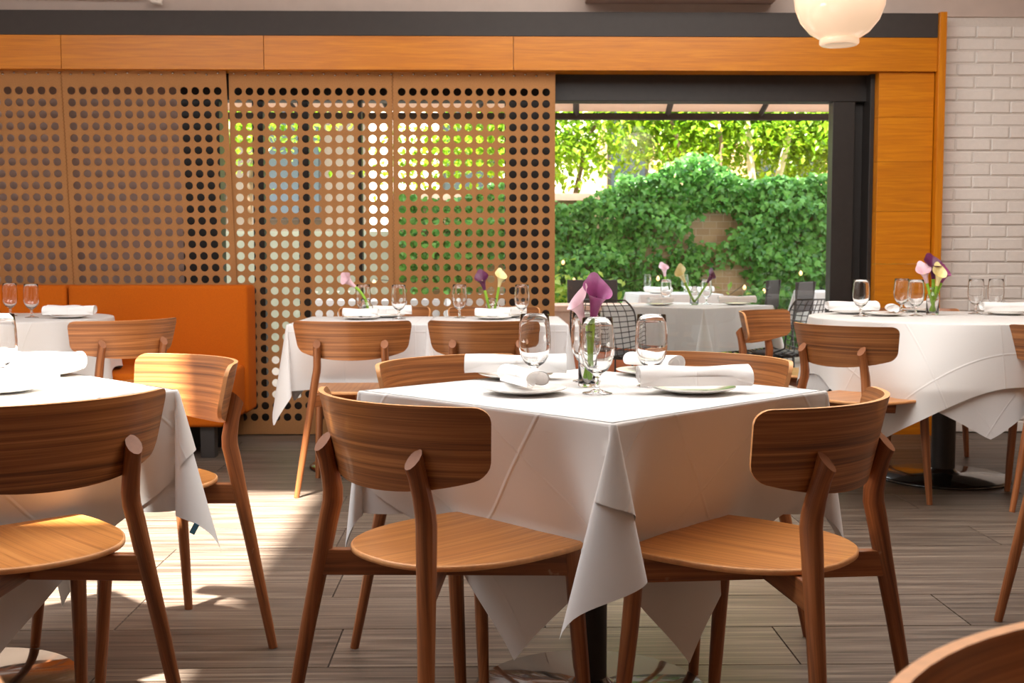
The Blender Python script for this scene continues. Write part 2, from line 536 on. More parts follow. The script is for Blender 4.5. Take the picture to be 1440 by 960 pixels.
# window wall: black frames and panes
win = struct(empty('window_1', (0.2, 6.97, 0)))
def fr(name, x0, x1, ya, yb, za, zb, mat='black_metal'):
    q = MB(); q.box(((x0 + x1) / 2, (ya + yb) / 2, (za + zb) / 2), (x1 - x0, yb - ya, zb - za))
    q.obj(name, M[mat], win, False, loc=(-0.2, -6.97, 0), bevel=.003)
fr('frame_head', -1.84, 2.27, 6.95, 7.08, 1.99, 2.18)
fr('frame_jamb', 2.248, 2.274, 6.87, 7.08, 0, 2.15)
fr('frame_jamb', 2.185, 2.248, 7.0, 7.08, 0, 1.99)
fr('door_stile', 2.052, 2.185, 6.955, 7.05, 0, 1.99)
fr('frame_post', -1.84, -1.615, 6.95, 7.08, 0, 1.99)
fr('frame_post', 0.082, 0.372, 6.95, 7.08, 0, 1.99)
fr('mullion', -1.425, -1.36, 6.97, 7.05, 0.2, 1.99)
fr('mullion', -1.155, -1.09, 6.97, 7.05, 0.2, 1.99)
fr('mullion', -0.82, -0.775, 6.97, 7.05, 0.2, 1.99)
fr('bottom_rail', -1.615, 0.082, 6.955, 7.06, 0, 0.2)
fr('bottom_rail', 0.372, 2.052, 6.955, 7.06, 0, 0.16)
for a, b_ in ((-1.615, -1.425), (-1.36, -1.155), (-1.09, -0.82), (-0.775, 0.082), (0.372, 2.052)):
    q = MB(); q.add([(a, 7.0, .16), (b_, 7.0, .16), (b_, 7.0, 1.995), (a, 7.0, 1.995)], [(0, 1, 2, 3)])
    q.obj('pane', M['pane'], win, False, loc=(-0.2, -6.97, 0))

# side walls, ceiling with one open skylight (out of view)
mb = MB(); mb.box((-0.3, -1.95, 1.6), (8.2, 0.1, 3.3)); struct(mb.obj('wall_front', M['room_panel'], smooth=False))  # unseen wall added to block light from behind; tone chosen for warm fill
mb = MB(); mb.box((-4.3, 2.6, 1.6), (0.1, 9.2, 3.3)); struct(mb.obj('wall_left', M['plaster'], smooth=False))
mb = MB(); mb.box((3.72, 2.6, 1.6), (0.1, 9.2, 3.3)); struct(mb.obj('wall_right', M['room_panel'], smooth=False))
ceil = struct(empty('ceiling', (0, 3.4, 3.25)))
for (x0, x1, ya, yb) in ((-4.3, 3.7, 3.8, 7.1), (-1.22, 3.7, -2.0, 3.8), (-4.3, -3.6, -2.0, 3.8), (-3.6, -1.22, -2.0, 1.35)):
    q = MB(); q.box(((x0 + x1) / 2, (ya + yb) / 2, 3.34), (x1 - x0, yb - ya, 0.14)); q.obj('ceiling_panel', M['plaster'], ceil, False, loc=(0, -3.4, -3.25))

mb = MB(); mb.box((0, 6.3, 10.0), (18, 1.7, 13.1)); struct(mb.obj('wall_sun_block', M['plaster_grey'], smooth=False))   # unseen block added above the room to keep sun off the garden

# ------------------------------------------------------------------ perforated hanging curtains
def curtain(name, x_left, strips, shear, y, label, ztop=2.165):
    root = empty(name, (x_left, y, 0))
    W, ROWS, COLS, PX, PZ, R = 0.955, 29, 14, 0.0652, 0.0685, 0.0232
    z0 = 0.108
    T = 0.004
    n = 16
    def sh(x, z):
        return x + shear * (ztop - z)
    for s in range(strips):
        V, F = [], []
        bx = s * W
        mx = (W - PX * COLS) / 2
        xs = [bx + mx + PX * k for k in range(COLS + 1)]
        zz = [z0 - PZ / 2 + PZ * k for k in range(ROWS + 1)]
        fx = [bx + .0006] + xs + [bx + W - .0006]
        fz = [0.006] + zz + [ztop]
        for yy, flip in ((0.0, False), (T, True)):
            for i in range(len(fx) - 1):
                for j in range(len(fz) - 1):
                    xa, xb, za, zb = fx[i], fx[i + 1], fz[j], fz[j + 1]
                    b0 = len(V)
                    if 0 < i <= COLS and 0 < j <= ROWS:
                        cx, cz = (xa + xb) / 2, (za + zb) / 2
                        for k in range(n):
                            a = 2 * PI * (k + .5) / n
                            ca, sa = math.cos(a), math.sin(a)
                            sc = min((xb - xa) / 2 / max(abs(ca), 1e-6), (zb - za) / 2 / max(abs(sa), 1e-6))
                            # snap to corners for the four diagonal rays
                            V.append((sh(cx + ca * sc, cz + sa * sc), yy, cz + sa * sc))
                        for k in range(n):
                            a = 2 * PI * (k + .5) / n
                            V.append((sh(cx + math.cos(a) * R, cz + math.sin(a) * R), yy, cz + math.sin(a) * R))
                        for k in range(n):
                            k2 = (k + 1) % n
                            q = (b0 + k, b0 + k2, b0 + n + k2, b0 + n + k)
                            F.append(q if flip else q[::-1])
                        # corner fillers
                        for (px, pz, k) in ((xb, zb, 1), (xa, zb, 5), (xa, za, 9), (xb, za, 13)):
                            V.append((sh(px, pz), yy, pz))
                            q = (b0 + k, len(V) - 1, b0 + (k + 1) % n)
                            F.append(q if flip else q[::-1])
                        if flip:
                            for k in range(n):     # hole walls
                                a = 2 * PI * (k + .5) / n
                                V.append((sh(cx + math.cos(a) * R, cz + math.sin(a) * R), 0.0, cz + math.sin(a) * R))
                            m0 = len(V) - n
                            for k in range(n):
                                k2 = (k + 1) % n
                                F.append((b0 + n + k, b0 + n + k2, m0 + k2, m0 + k))
                    else:
                        V += [(sh(xa, za), yy, za), (sh(xb, za), yy, za), (sh(xb, zb), yy, zb), (sh(xa, zb), yy, zb)]
                        q = (b0, b0 + 1, b0 + 2, b0 + 3)
                        F.append(q[::-1] if flip else q)
        # outer edge
        for (xa, za, xb, zb) in ((fx[0], fz[0], fx[-1], fz[0]), (fx[-1], fz[0], fx[-1], fz[-1]), (fx[-1], fz[-1], fx[0], fz[-1]), (fx[0], fz[-1], fx[0], fz[0])):
            b0 = len(V)
            V += [(sh(xa, za), 0, za), (sh(xb, zb), 0, zb), (sh(xb, zb), T, zb), (sh(xa, za), T, za)]
            F.append((b0, b0 + 3, b0 + 2, b0 + 1))
        q = MB(); q.add(V, F, [(v[0], v[2]) for v in V])
        q.obj('felt_panel', M['felt'], root, False)
        if s:
            q = MB()
            k, z = 0, 0.02
            while z < ztop - .02:
                xa = bx + (-.006 if k % 2 else .006)
                xb = bx + (.006 if k % 2 else -.006)
                q.tube([(sh(xa, z), -.0012, z), (sh(xb, z + .011), -.0012, z + .011)], .0011, 5)
                z += .011; k += 1
            o = q.obj('stitched_seam', M['felt_dark'], root)
    st = MB(); st.lathe([(0, .006), (.0055, .0045), (.0075, 0)], 10)
    sme = st.mesh('stud')
    sme.materials.append(M['steel'])
    for k in range(int(strips * W / 0.0655)):
        make('stud', sme, None, root, (0.03 + k * 0.0655, 0, ztop - .036 - (0.008 if k % 2 else 0)), (PI / 2, 0, 0))
    return tag(root, label, 'curtain', 'perforated felt curtains')

curtain('perforated_curtain', -1.532, 2, 0.0, 6.85, 'tan perforated felt curtain hanging in front of the garden window')
curtain('perforated_curtain', -1.545 - 2 * 0.955, 2, 0.034, 6.835, 'tan perforated felt curtain behind the orange banquette')

# ------------------------------------------------------------------ pipe and vent above the beam
q = MB()
q.tube([(-4.1, 6.84, 2.575), (-2.03, 6.84, 2.56)], .012, 8)
q.tube([(-2.0, 6.84, 2.66), (-1.99, 6.84, 2.57), (-1.95, 6.82, 2.535), (-1.90, 6.82, 2.53)], .017, 8)
tag(q.obj('conduit', M['plaster']), 'thin painted conduit pipe with an elbow above the charcoal band', 'pipe')
v = empty('air_vent', (1.1, 6.7, 2.545))
q = MB(); q.box((0, .05, .05), (1.1, .22, .11)); q.obj('housing', M['plaster_grey'], v, False, bevel=.004)
for k in range(3):
    q = MB(); q.box((0, -.065, .025 + .03 * k), (1.04, .012, .014)); q.obj('slat', M['plaster'], v, False)
tag(v, 'long grey air vent box at the top of the wall', 'vent')

# ------------------------------------------------------------------ banquette
bq = empty('banquette', (-2.8, 6.3, 0))
def cushion(name, x0, x1, ya, yb, za, zb, lean=0.0):
    q = MB(); q.box(((x0 + x1) / 2, (ya + yb) / 2, (za + zb) / 2), (x1 - x0, yb - ya, zb - za))
    o = q.obj(name, M['orange_fabric'], bq, True, loc=(2.8, -6.3, 0))
    w = o.modifiers.new('weld', 'WELD'); w.merge_threshold = 1e-4
    b_ = o.modifiers.new('bevel', 'BEVEL'); b_.width = .022; b_.segments = 4
    return o
for a, b_ in ((-4.22, -2.405), (-2.395, -1.385)):
    cushion('back_cushion', a, b_, 6.56, 6.80, 0.17, 0.9)
for a, b_ in ((-4.22, -2.805), (-2.795, -1.405)):
    cushion('seat_cushion', a, b_, 6.03, 6.57, 0.165, 0.45)
for x in (-1.50, -2.8, -4.0):
    q = MB(); q.box((x, 6.10, .082), (.075, .075, .165)); q.obj('leg', M['charcoal'], bq, False, loc=(2.8, -6.3, 0), bevel=.003)
q = MB(); q.box((-2.85, 6.55, .07), (2.7, .3, .14)); q.obj('plinth', M['rubber'], bq, False, loc=(2.8, -6.3, 0))
tag(bq, 'orange upholstered banquette along the perforated curtain', 'banquette')

# ------------------------------------------------------------------ dining chairs
def build_chair():
    root = empty('dining_chair')
    # seat: straight front, rounded back
    half = []
    for k in range(21):
        a = PI / 2 * k / 20
        half.append((.214 * math.sin(a) ** .85, .06 - .262 * math.cos(a) ** .9))
    half += [(.2145, .10), (.212, .14), (.208, .17), (.202, .187), (.192, .194)]
    out = half + [(-x, y) for x, y in reversed(half[1:])]
    nO = len(out)
    def ring(s, z, inset):
        return [(x * s - (inset * x / max(1e-6, math.hypot(x, y))), y * s - (inset * y / max(1e-6, math.hypot(x, y))), z) for x, y in out]
    q = MB()
    rings = [ring(1, .460, .004), ring(1, .4575, 0), ring(1, .449, 0), ring(1, .446, .010)]
    top = rings[0]
    V = []
    for s, z in ((.25, .4565), (.55, .457), (.82, .4588)):
        V.append([(p[0] * s, p[1] * s, z) for p in top])
    rr = [[(0, 0, .4563)] * nO] + V + [top]
    vv = [p for r_ in rr for p in r_]
    ff = []
    for i in range(len(rr) - 1):
        for k in range(nO):
            k2 = (k + 1) % nO
            ff.append((i * nO + k, i * nO + k2, (i + 1) * nO + k2, (i + 1) * nO + k) if i else (k, (i + 1) * nO + k2, (i + 1) * nO + k)[::1])
    ff = [f if len(f) == 4 else (f[0], f[2], f[1])[::-1] for f in ff]
    ff = [tuple(reversed(f)) for f in ff]
    q.add(vv, ff, [(p[1], p[0]) for p in vv], 0)
    vv = [p for r_ in rings for p in r_]
    ff = []
    for i in range(3):
        for k in range(nO):
            k2 = (k + 1) % nO
            ff.append((i * nO + k, (i + 1) * nO + k, (i + 1) * nO + k2, i * nO + k2))
    q.add(vv, ff, [(p[1], p[0] + p[2]) for p in vv], 1)
    q.add(rings[3], [tuple(range(nO))[::-1]], [(p[1], p[0]) for p in rings[3]], 0)
    q.obj('seat', [M['seat_wood'], M['ply_edge']], root)
    # backrest: conical bent plywood
    q = MB()
    NS, NH, TH = 28, 10, .011
    Rt, Rb, cyy = .342, .304, -.242 + .342
    AM = 49.5 * PI / 180
    def bp(s, h, o):
        # s -1..1 along, h 0..1 up; rounded corners
        zt, zb = .774, .600 + .040 * abs(s) ** 2.2
        z = zb + (zt - zb) * h
        Rr = Rb + (Rt - Rb) * ((z - .600) / .174) + o
        # corner rounding
        a = s * AM
        return (Rr * math.sin(a), cyy - Rr * math.cos(a), z)
    rc = .034
    def panel_uv(i, j):
        """rounded-rectangle parametrisation: squeeze the ends"""
        s = -1 + 2 * i / NS
        h = j / NH
        hl = .300                                   # half length in metres approx
        d = (1 - abs(s)) * hl                       # distance to the end
        if d < rc:
            cut = (rc - math.sqrt(max(0, rc * rc - (rc - d) ** 2))) / .16
            h = cut + (1 - 2 * cut) * h
        return s, h
    svals = []
    g = {}
    sl = [-1, -.992, -.975, -.95, -.92] + [-.885 + 1.77 * k / 18 for k in range(19)] + [.92, .95, .975, .992, 1]
    NS = len(sl) - 1
    for side, o in ((0, 0.0), (1, TH)):
        for i, s in enumerate(sl):
            for j in range(NH + 1):
                d = (1 - abs(s)) * .300
                h = j / NH
                if d < rc:
                    cut = (rc - math.sqrt(max(0, rc * rc - (rc - d) ** 2))) / .16
                    h = cut + (1 - 2 * cut) * h
                g[side, i, j] = bp(s, h, o)
    ids = {}
    V, U = [], []
    for key, p in g.items():
        ids[key] = len(V); V.append(p); U.append((sl[key[1]] * .30, p[2]))
    F0, F1 = [], []
    for i in range(NS):
        for j in range(NH):
            F0.append((ids[0, i, j], ids[0, i, j + 1], ids[0, i + 1, j + 1], ids[0, i + 1, j]))
            F0.append((ids[1, i, j], ids[1, i + 1, j], ids[1, i + 1, j + 1], ids[1, i, j + 1]))
    q.add(V, F0, U, 0)
    V2, F2 = [], []
    def strip(keys):
        b0 = len(V2)
        for (i, j) in keys:
            V2.append(g[0, i, j]); V2.append(g[1, i, j])
        for k in range(len(keys) - 1):
            F2.append((b0 + 2 * k, b0 + 2 * k + 1, b0 + 2 * k + 3, b0 + 2 * k + 2))
    loop = [(i, NH) for i in range(NS + 1)] + [(NS, j) for j in range(NH - 1, -1, -1)] + [(i, 0) for i in range(NS - 1, -1, -1)] + [(0, j) for j in range(1, NH + 1)]
    strip(loop)
    q.add(V2, F2, [(p[0], p[2]) for p in V2], 1)
    q.obj('backrest', [M['walnut'], M['ply_edge']], root)
    # legs
    for s in (-1, 1):
        q = MB()
        q.tube([(s * .188, .168, .447), (s * .194, .178, .30), (s * .202, .194, .12), (s * .207, .205, 0)], [.0185, .018, .0155, .0125], 12, capmi=0)
        q.obj('leg', M['walnut_leg'], root)
        q = MB()
        pts = [(s * .238, -.262, 0), (s * .215, -.243, .15), (s * .193, -.2235, .30), (s * .174, -.207, .42), (s * .1595, -.1945, .515), (s * .1535, -.1895, .548), (s * .151, -.1905, .572), (s * .150, -.197, .605), (s * .149, -.2065, .640), (s * .1485, -.216, .674)]
        rr_ = [(.0120, .0120), (.0140, .0145), (.0158, .0170), (.0170, .0195), (.0178, .0220), (.0178, .0225), (.0176, .0220), (.0172, .0200), (.0168, .0185), (.0165, .0175)]
        q.tube(pts, rr_, 12, side=(1, 0, 0), capmi=1)
        nv = len(q.v)
        for k in list(range(9 * 13, 10 * 13)) + list(range(nv - 12, nv)):      # oblique cut at the top
            x_, y_, z_ = q.v[k]
            q.v[k] = (x_, y_, z_ + (y_ + .216) * .8)
        o = q.obj('leg', [M['walnut_leg'], M['end_grain']], root)
        for p_ in o.data.polygons:
            if p_.material_index == 1:
                p_.use_smooth = False
    # two crossing rails under the seat
    for s in (-1, 1):
        a = Vector((s * .174, -.207, .419)); b_ = Vector((-s * .186, .166, .419))
        d = (b_ - a); L = d.length
        q = MB(); q.box((0, 0, 0), (L, .024, .054))
        q.obj('cross_rail', M['walnut_leg'], root, False, loc=tuple((a + b_) / 2 + Vector((0, 0, -.001 * s))), rot=(0, 0, math.atan2(d.y, d.x)), bevel=.003)
    return root

PHI = 0.018
def room(x, y):
    return (x * math.cos(PHI) + y * math.sin(PHI), -x * math.sin(PHI) + y * math.cos(PHI))

CH = [
 (-.127, 2.368, -.817, 'walnut chair with its back turned, front left of the middle table'),
 (.501, 2.343, .90, 'walnut chair with its back turned, front right of the middle table'),
 (-.071, 3.029, -2.34, 'walnut chair tucked in at the far left of the middle table'),
 (.467, 3.132, 2.319, 'walnut chair tucked in at the far right of the middle table'),
 (-1.015, 2.343, .765, 'large walnut chair cut off by the left edge of the picture'),
 (-.998, 3.037, 2.324, 'sunlit walnut chair facing left beside the sunny patch of floor'),
 (-.718, 5.275, .033, 'walnut chair seen from behind at the left table before the curtain'),
 (-.115, 5.30, .0, 'walnut chair seen from behind at the right table before the curtain'),
 (-.73, 6.44, PI - .02, 'walnut chair between the perforated curtain and the left back table'),
 (-.10, 6.44, PI + .02, 'walnut chair between the perforated curtain and the right back table'),
 (1.497, 4.904, -.916, 'walnut chair seen from behind at the front of the round right table'),
 (2.38, 4.90, -.3, 'walnut chair cut off by the right edge at the round table'),
 (2.22, 6.28, PI - .05, 'walnut chair behind the round right table near the brick wall'),
 (1.46, 6.05, -2.25, 'walnut chair before the dark window frame, left of the round table'),
 (-1.86, 5.33, .80, 'walnut chair before the orange banquette at the round left table'),
 (.472, .60, -2.45, 'blurred walnut chair very close in the bottom right corner'),
 (-.555, .60, 2.45, 'blurred walnut chair very close in the bottom left corner'),
 (1.75, 3.18, -1.1, 'walnut chair showing one leg at the right edge of the picture'),
]
proto = build_chair()
for i, (x, y, a, lab) in enumerate(CH):
    c = proto if i == 0 else copy_tree(proto)
    X, Y = room(x, y)
    c.location = (X, Y, 0); c.rotation_euler = (0, 0, a - PHI)
    tag(c, lab, 'chair', 'walnut dining chairs')

# ------------------------------------------------------------------ tables and cloths
def table(loc, rz, ztop, size, round_, label, col_r=.037, base_r=.29):
    root = empty('dining_table', (loc[0], loc[1], 0), rz)
    q = MB()
    if round_:
        q.lathe([(0, ztop - .03), (size[0] - .01, ztop - .03), (size[0] - .004, ztop - .026), (size[0] - .004, ztop - .006), (size[0] - .008, ztop - .004), (0, ztop - .004)], 48)
    else:
        q.box((0, 0, ztop - .018), (size[0] * 2 - .012, size[1] * 2 - .012, .026))
    q.obj('table_top', M['walnut'], root, round_)
    q = MB(); q.lathe([(col_r, .01), (col_r, ztop - .03)], 20); q.obj('column', M['black_metal'], root)
    q = MB(); q.lathe([(0, .0), (base_r, 0), (base_r, .008), (base_r - .012, .016), (col_r + .03, .026), (col_r + .012, .034), (col_r, .05)], 48)
    q.obj('base_plate', M['base_metal'], root)
    return tag(root, label, 'table')

def ray_sq(o, d, c, rot):
    """distance from o along d to the border of a square of half size c turned by rot"""
    cr, sr = math.cos(-rot), math.sin(-rot)
    ox, oy = o[0] * cr - o[1] * sr, o[0] * sr + o[1] * cr
    dx, dy = d[0] * cr - d[1] * sr, d[0] * sr + d[1] * cr
    t = 1e9
    for p, v in ((ox, dx), (oy, dy)):
        if abs(v) > 1e-9:
            for e in (-c, c):
                tt = (e - p) / v
                if tt > 1e-9:
                    t = min(t, tt)
    return t if t < 1e8 else 0.0

def drop(s, r=.007):
    if s < r * PI / 2:
        a = s / r
        return r * math.sin(a), r * (1 - math.cos(a))
    return r, s - r * PI / 2 + r

def smooth(t):
    t = max(0.0, min(1.0, t))
    return t * t * (3 - 2 * t)

def cloth_square(name, hx, hy, c, crot, off, mat, parent_loc, rz, ztop, push=(0, 0, 0, 0), cone=None, rip=.012, seed=0, seat_s=.275):
    """a square cloth over a square table: flat top, four hanging sides, four corner cones"""
    rs = random.Random(seed)
    q = MB()
    cr, sr = math.cos(-crot), math.sin(-crot)
    uvc = lambda x, y: (x * cr - y * sr + 5.17, x * sr + y * cr + 5.17)
    n = 12
    V = [(-hx + 2 * hx * i / n, -hy + 2 * hy * j / n, ztop + off) for j in range(n + 1) for i in range(n + 1)]
    F = [(j * (n + 1) + i, j * (n + 1) + i + 1, (j + 1) * (n + 1) + i + 1, (j + 1) * (n + 1) + i) for j in range(n) for i in range(n)]
    q.add(V, F, [uvc(p[0], p[1]) for p in V])
    sides = [((0, -1), (1, 0), hy, hx), ((1, 0), (0, 1), hx, hy), ((0, 1), (-1, 0), hy, hx), ((-1, 0), (0, -1), hx, hy)]
    sl = [0, .004, .008, .012] 
    for si, (nn, tt, hn, ht) in enumerate(sides):
        V, U = [], []
        NT, NSs = 40, 30
        ph = rs.uniform(0, 6.28); ph2 = rs.uniform(0, 6.28)
        fr_ = []
        for i in range(NT + 1):
            t = -ht + 2 * ht * i / NT
            e = (nn[0] * hn + tt[0] * t, nn[1] * hn + tt[1] * t)
            D = max(ray_sq(e, nn, c, crot), .02)
            w = smooth((ht - abs(t)) / (ht * .45))
            wr = math.sin(PI * i / NT)
            for j in range(NSs + 1):
                s = D * (j / NSs) if j > 3 else min(sl[j], D)
                o_, z_ = drop(s)
                inn = push[si] * w * smooth(s / seat_s * .5) * 2 if s < seat_s else push[si] * w
                inn = push[si] * w * min(1.0, s / seat_s)
                rp = rip * (s / .3) * wr * (math.sin(t * 14 + ph) + .6 * math.sin(t * 27 + ph2)) * (.35 if push[si] else 1)
                fl = 0.03 * (s / .3) * wr * (0 if push[si] else 1)
                d_ = o_ + off - inn + rp + fl
                V.append((e[0] + nn[0] * d_, e[1] + nn[1] * d_, ztop + off - z_))
                U.append(uvc(e[0] + nn[0] * s, e[1] + nn[1] * s))
        F = [(i * (NSs + 1) + j, i * (NSs + 1) + j + 1, (i + 1) * (NSs + 1) + j + 1, (i + 1) * (NSs + 1) + j) for i in range(NT) for j in range(NSs)]
        q.add(V, F, U)
    for ci in range(4):
        nA, nB = sides[ci][0], sides[(ci + 1) % 4][0]
        cx = (nA[0] + nB[0]) * hx; cy = (nA[1] + nB[1]) * hy
        diag = Vector((nA[0] + nB[0], nA[1] + nB[1], 0)).normalized()
        lat = Vector((nA[0] - nB[0], nA[1] - nB[1], 0)).normalized()
        la, lb, skew, kp = (cone or {}).get(ci, (11.0, 8.0, 0.0, 1.0))   # half widths of the fold in degrees, lean, tip shift
        la *= PI / 180; lb *= PI / 180; skew *= PI / 180
        V, U = [], []
        NA, NR = 36, 26
        for i in range(NA + 1):
            th = PI / 2 * i / NA
            pd = (nA[0] * math.cos(th) + nB[0] * math.sin(th), nA[1] * math.cos(th) + nB[1] * math.sin(th))
            D = max(ray_sq((cx, cy), pd, c, crot), .02)
            psi = 2 * PI * (i / NA) ** kp
            bulge = .5 - .5 * math.cos(psi)
            dr = (Vector((0, 0, -1)) + lat * (math.tan(la) * math.sin(psi) + math.tan(skew) * bulge) + diag * (2 * math.tan(lb) * bulge)).normalized()
            for j in range(NR + 1):
                s = D * j / NR if j > 3 else min(sl[j], D)
                o_, z_ = drop(s)
                hor = Vector((pd[0], pd[1], 0)) * (o_ + off)
                p = Vector((cx, cy, ztop + off)) + hor + dr * (s if s > .011 else 0) + Vector((0, 0, -z_ if s <= .011 else -.002))
                if dr.z > -.999:
                    p += diag * off * .6
                V.append(tuple(p)); U.append(uvc(cx + pd[0] * s, cy + pd[1] * s))
        F = [(i * (NR + 1) + j, i * (NR + 1) + j + 1, (i + 1) * (NR + 1) + j + 1, (i + 1) * (NR + 1) + j) for i in range(NA) for j in range(NR)]
        q.add(V, F, U)
    o = q.obj(name, mat, None, True, loc=(parent_loc[0], parent_loc[1], 0), rot=(0, 0, rz))
    w = o.modifiers.new('weld', 'WELD'); w.merge_threshold = .0015
    return o

def cloth_round(name, R, c, crot, off, mat, loc, ztop, folds=11, amp=.05, seed=0, push=(), cap=0):
    rs = random.Random(seed)
    q = MB()
    cr, sr = math.cos(-crot), math.sin(-crot)
    uvc = lambda x, y: (x * cr - y * sr + 5.17, x * sr + y * cr + 5.17)
    NP, NR, NSs = 192, 5, 28
    V, U, F = [], [], []
    p1, p2 = rs.uniform(0, 6.28), rs.uniform(0, 6.28)
    for i in range(NP):
        a = 2 * PI * i / NP
        ca, sa = math.cos(a), math.sin(a)
        for j in range(NR):
            r = R * j / NR
            V.append((r * ca, r * sa, ztop + off)); U.append(uvc(r * ca, r * sa))
        D = max(ray_sq((0, 0), (ca, sa), c, crot) - R, .03)
        D = cap * math.tanh((D / cap) ** 1.5) ** (1 / 1.5) if cap else D
        g = .5 + .5 * math.sin(folds * a + p1 + .7 * math.sin(3 * a + p2))
        g = g ** 1.3
        for j in range(NSs + 1):
            s = D * j / NSs if j > 3 else (0, .004, .008, .012)[j]
            o_, z_ = drop(s)
            inn = 0
            for (pa, pw, pp) in push:
                da = (a - pa + PI) % (2 * PI) - PI
                inn += pp * smooth(1 - abs(da) / pw) * min(1, s / .28)
            rr = R + o_ + off + amp * min(1.4, s / .33) * g * (s > .012) - inn
            V.append((rr * ca, rr * sa, ztop + off - z_)); U.append(uvc((R + s) * ca, (R + s) * sa))
    row = NR + NSs + 1
    for i in range(NP):
        i2 = (i + 1) % NP
        for j in range(row - 1):
            F.append((i * row + j, i * row + j + 1, i2 * row + j + 1, i2 * row + j))
    q.add(V, F, U)
    o = q.obj(name, mat, None, True, loc=(loc[0], loc[1], 0))
    w = o.modifiers.new('weld', 'WELD'); w.merge_threshold = .0005
    return o

R45 = PI / 4
T1 = room(.19, 2.70)
T2 = room(-1.345, 2.72)
T4 = room(2.07, 5.48)
T3 = room(-2.72, 6.0)
# middle table: local sides 0:-y 1:+x 2:+y 3:-x, turned by 45 degrees
table(T1, R45 - PHI, .730, (.38, .38), False, 'square pedestal table in the middle under crossed white cloths')
tag(cloth_square('tablecloth', .38, .38, .67, 0.0, .002, M['linen_under'], T1, R45 - PHI, .730, (.115, .09, .165, .13), {3: (13, 6, 3, 1.9), 2: (7, 3, 0, 1), 0: (8, 4, 0, 1)}, seed=3), 'lower white cloth of the middle table with long hanging corners', 'tablecloth', 'lower tablecloths')
tag(cloth_square('tablecloth_topper', .38, .38, .685, R45, .006, M['linen'], T1, R45 - PHI, .730, (.112, .087, .162, .127), {3: (13, 6.3, 3, 1.9), 2: (7, 3.3, 0, 1), 0: (8, 4.3, 0, 1)}, seed=3), 'upper white cloth of the middle table with a short folded front corner', 'tablecloth', 'upper tablecloths')
table(T2, R45 - PHI, .730, (.38, .38), False, 'square pedestal table at the left edge in bright sun')
tag(cloth_square('tablecloth', .38, .38, .67, 0.0, .002, M['linen_under'], T2, R45 - PHI, .730, (.12, .12, 0, .12), {0: (11, 7, 0, .8)}, seed=5), 'lower white cloth of the left table, its corner carrying a blue tag', 'tablecloth', 'lower tablecloths')
tag(cloth_square('tablecloth_topper', .38, .38, .685, R45, .006, M['linen'], T2, R45 - PHI, .730, (.117, .117, 0, .117), {0: (11.3, 7.3, 0, .8)}, seed=5), 'upper white cloth of the sunlit left table', 'tablecloth', 'upper tablecloths')
# two tables side by side before the curtain
T5L, T5R = (-.63, 5.80), (.03, 5.80)
for k, (t5, side) in enumerate(((T5L, 'left'), (T5R, 'right'))):
    table(t5, 0, .740, (.325, .37), False, 'small %s pedestal table before the perforated curtain' % side)
    tag(cloth_square('tablecloth', .325, .37, .69, 0.0, .002, M['linen_under'], t5, 0, .740, (.10, 0, .10, 0), {3: (9, 4, 0, 1), 0: (9, 4, 0, 1)}, seed=8 + k, rip=.004), 'white cloth of the %s back table with a long hanging corner' % side, 'tablecloth', 'lower tablecloths')
# round tables
table(T4, 0, .762, (.62, .62), True, 'large round pedestal table by the white brick wall', .055, .31)
tag(cloth_round('tablecloth', .62, .90, R45 - .10, .002, M['linen_under'], T4, .762, 9, .045, 4, ((4.27, .5, -.11), (4.95, .35, .06)), .52), 'lower white cloth of the round right table', 'tablecloth', 'lower tablecloths')
tag(cloth_round('tablecloth_topper', .62, .90, .07, .012, M['linen'], T4, .762, 9, .05, 4, ((4.27, .5, -.12), (4.95, .35, .05)), .56), 'upper white cloth draped over the round right table', 'tablecloth', 'upper tablecloths')
table(T3, 0, .740, (.60, .60), True, 'round pedestal table before the orange banquette', .055, .3)
tag(cloth_round('tablecloth', .60, .88, .25, .004, M['linen'], T3, .740, 12, .05, 9, (), .56), 'white cloth of the round table by the orange banquette', 'tablecloth', 'lower tablecloths')

# ------------------------------------------------------------------ table settings
def goblet():
    q = MB()
    q.lathe([(0, .0012), (.034, 0), (.0355, .0012), (.033, .003), (.018, .006), (.007, .011), (.0048, .018), (.0052, .024), (.0075, .029), (.0052, .034), (.0056, .040), (.013, .047), (.024, .055), (.0335, .070), (.0385, .090), (.0395, .108), (.0385, .132), (.0362, .155), (.0345, .174), (.0336, .1748), (.0328, .174), (.0346, .155), (.0369, .132), (.0379, .108), (.0369, .091), (.032, .072), (.023, .059), (.012, .052), (0, .050)], 32)
    return q.mesh('water_goblet')
GOB = goblet(); GOB.materials.append(M['goblet'])
def plate_mesh():
    q = MB()
    q.lathe([(0, .003), (.055, .003), (.062, .0045), (.094, .0125), (.0965, .0145), (.0965, .0155), (.094, .0155), (.062, .008), (.055, .0065), (0, .0065)], 40)
    return q.mesh('plate')
PLT = plate_mesh(); PLT.materials.append(M['china'])
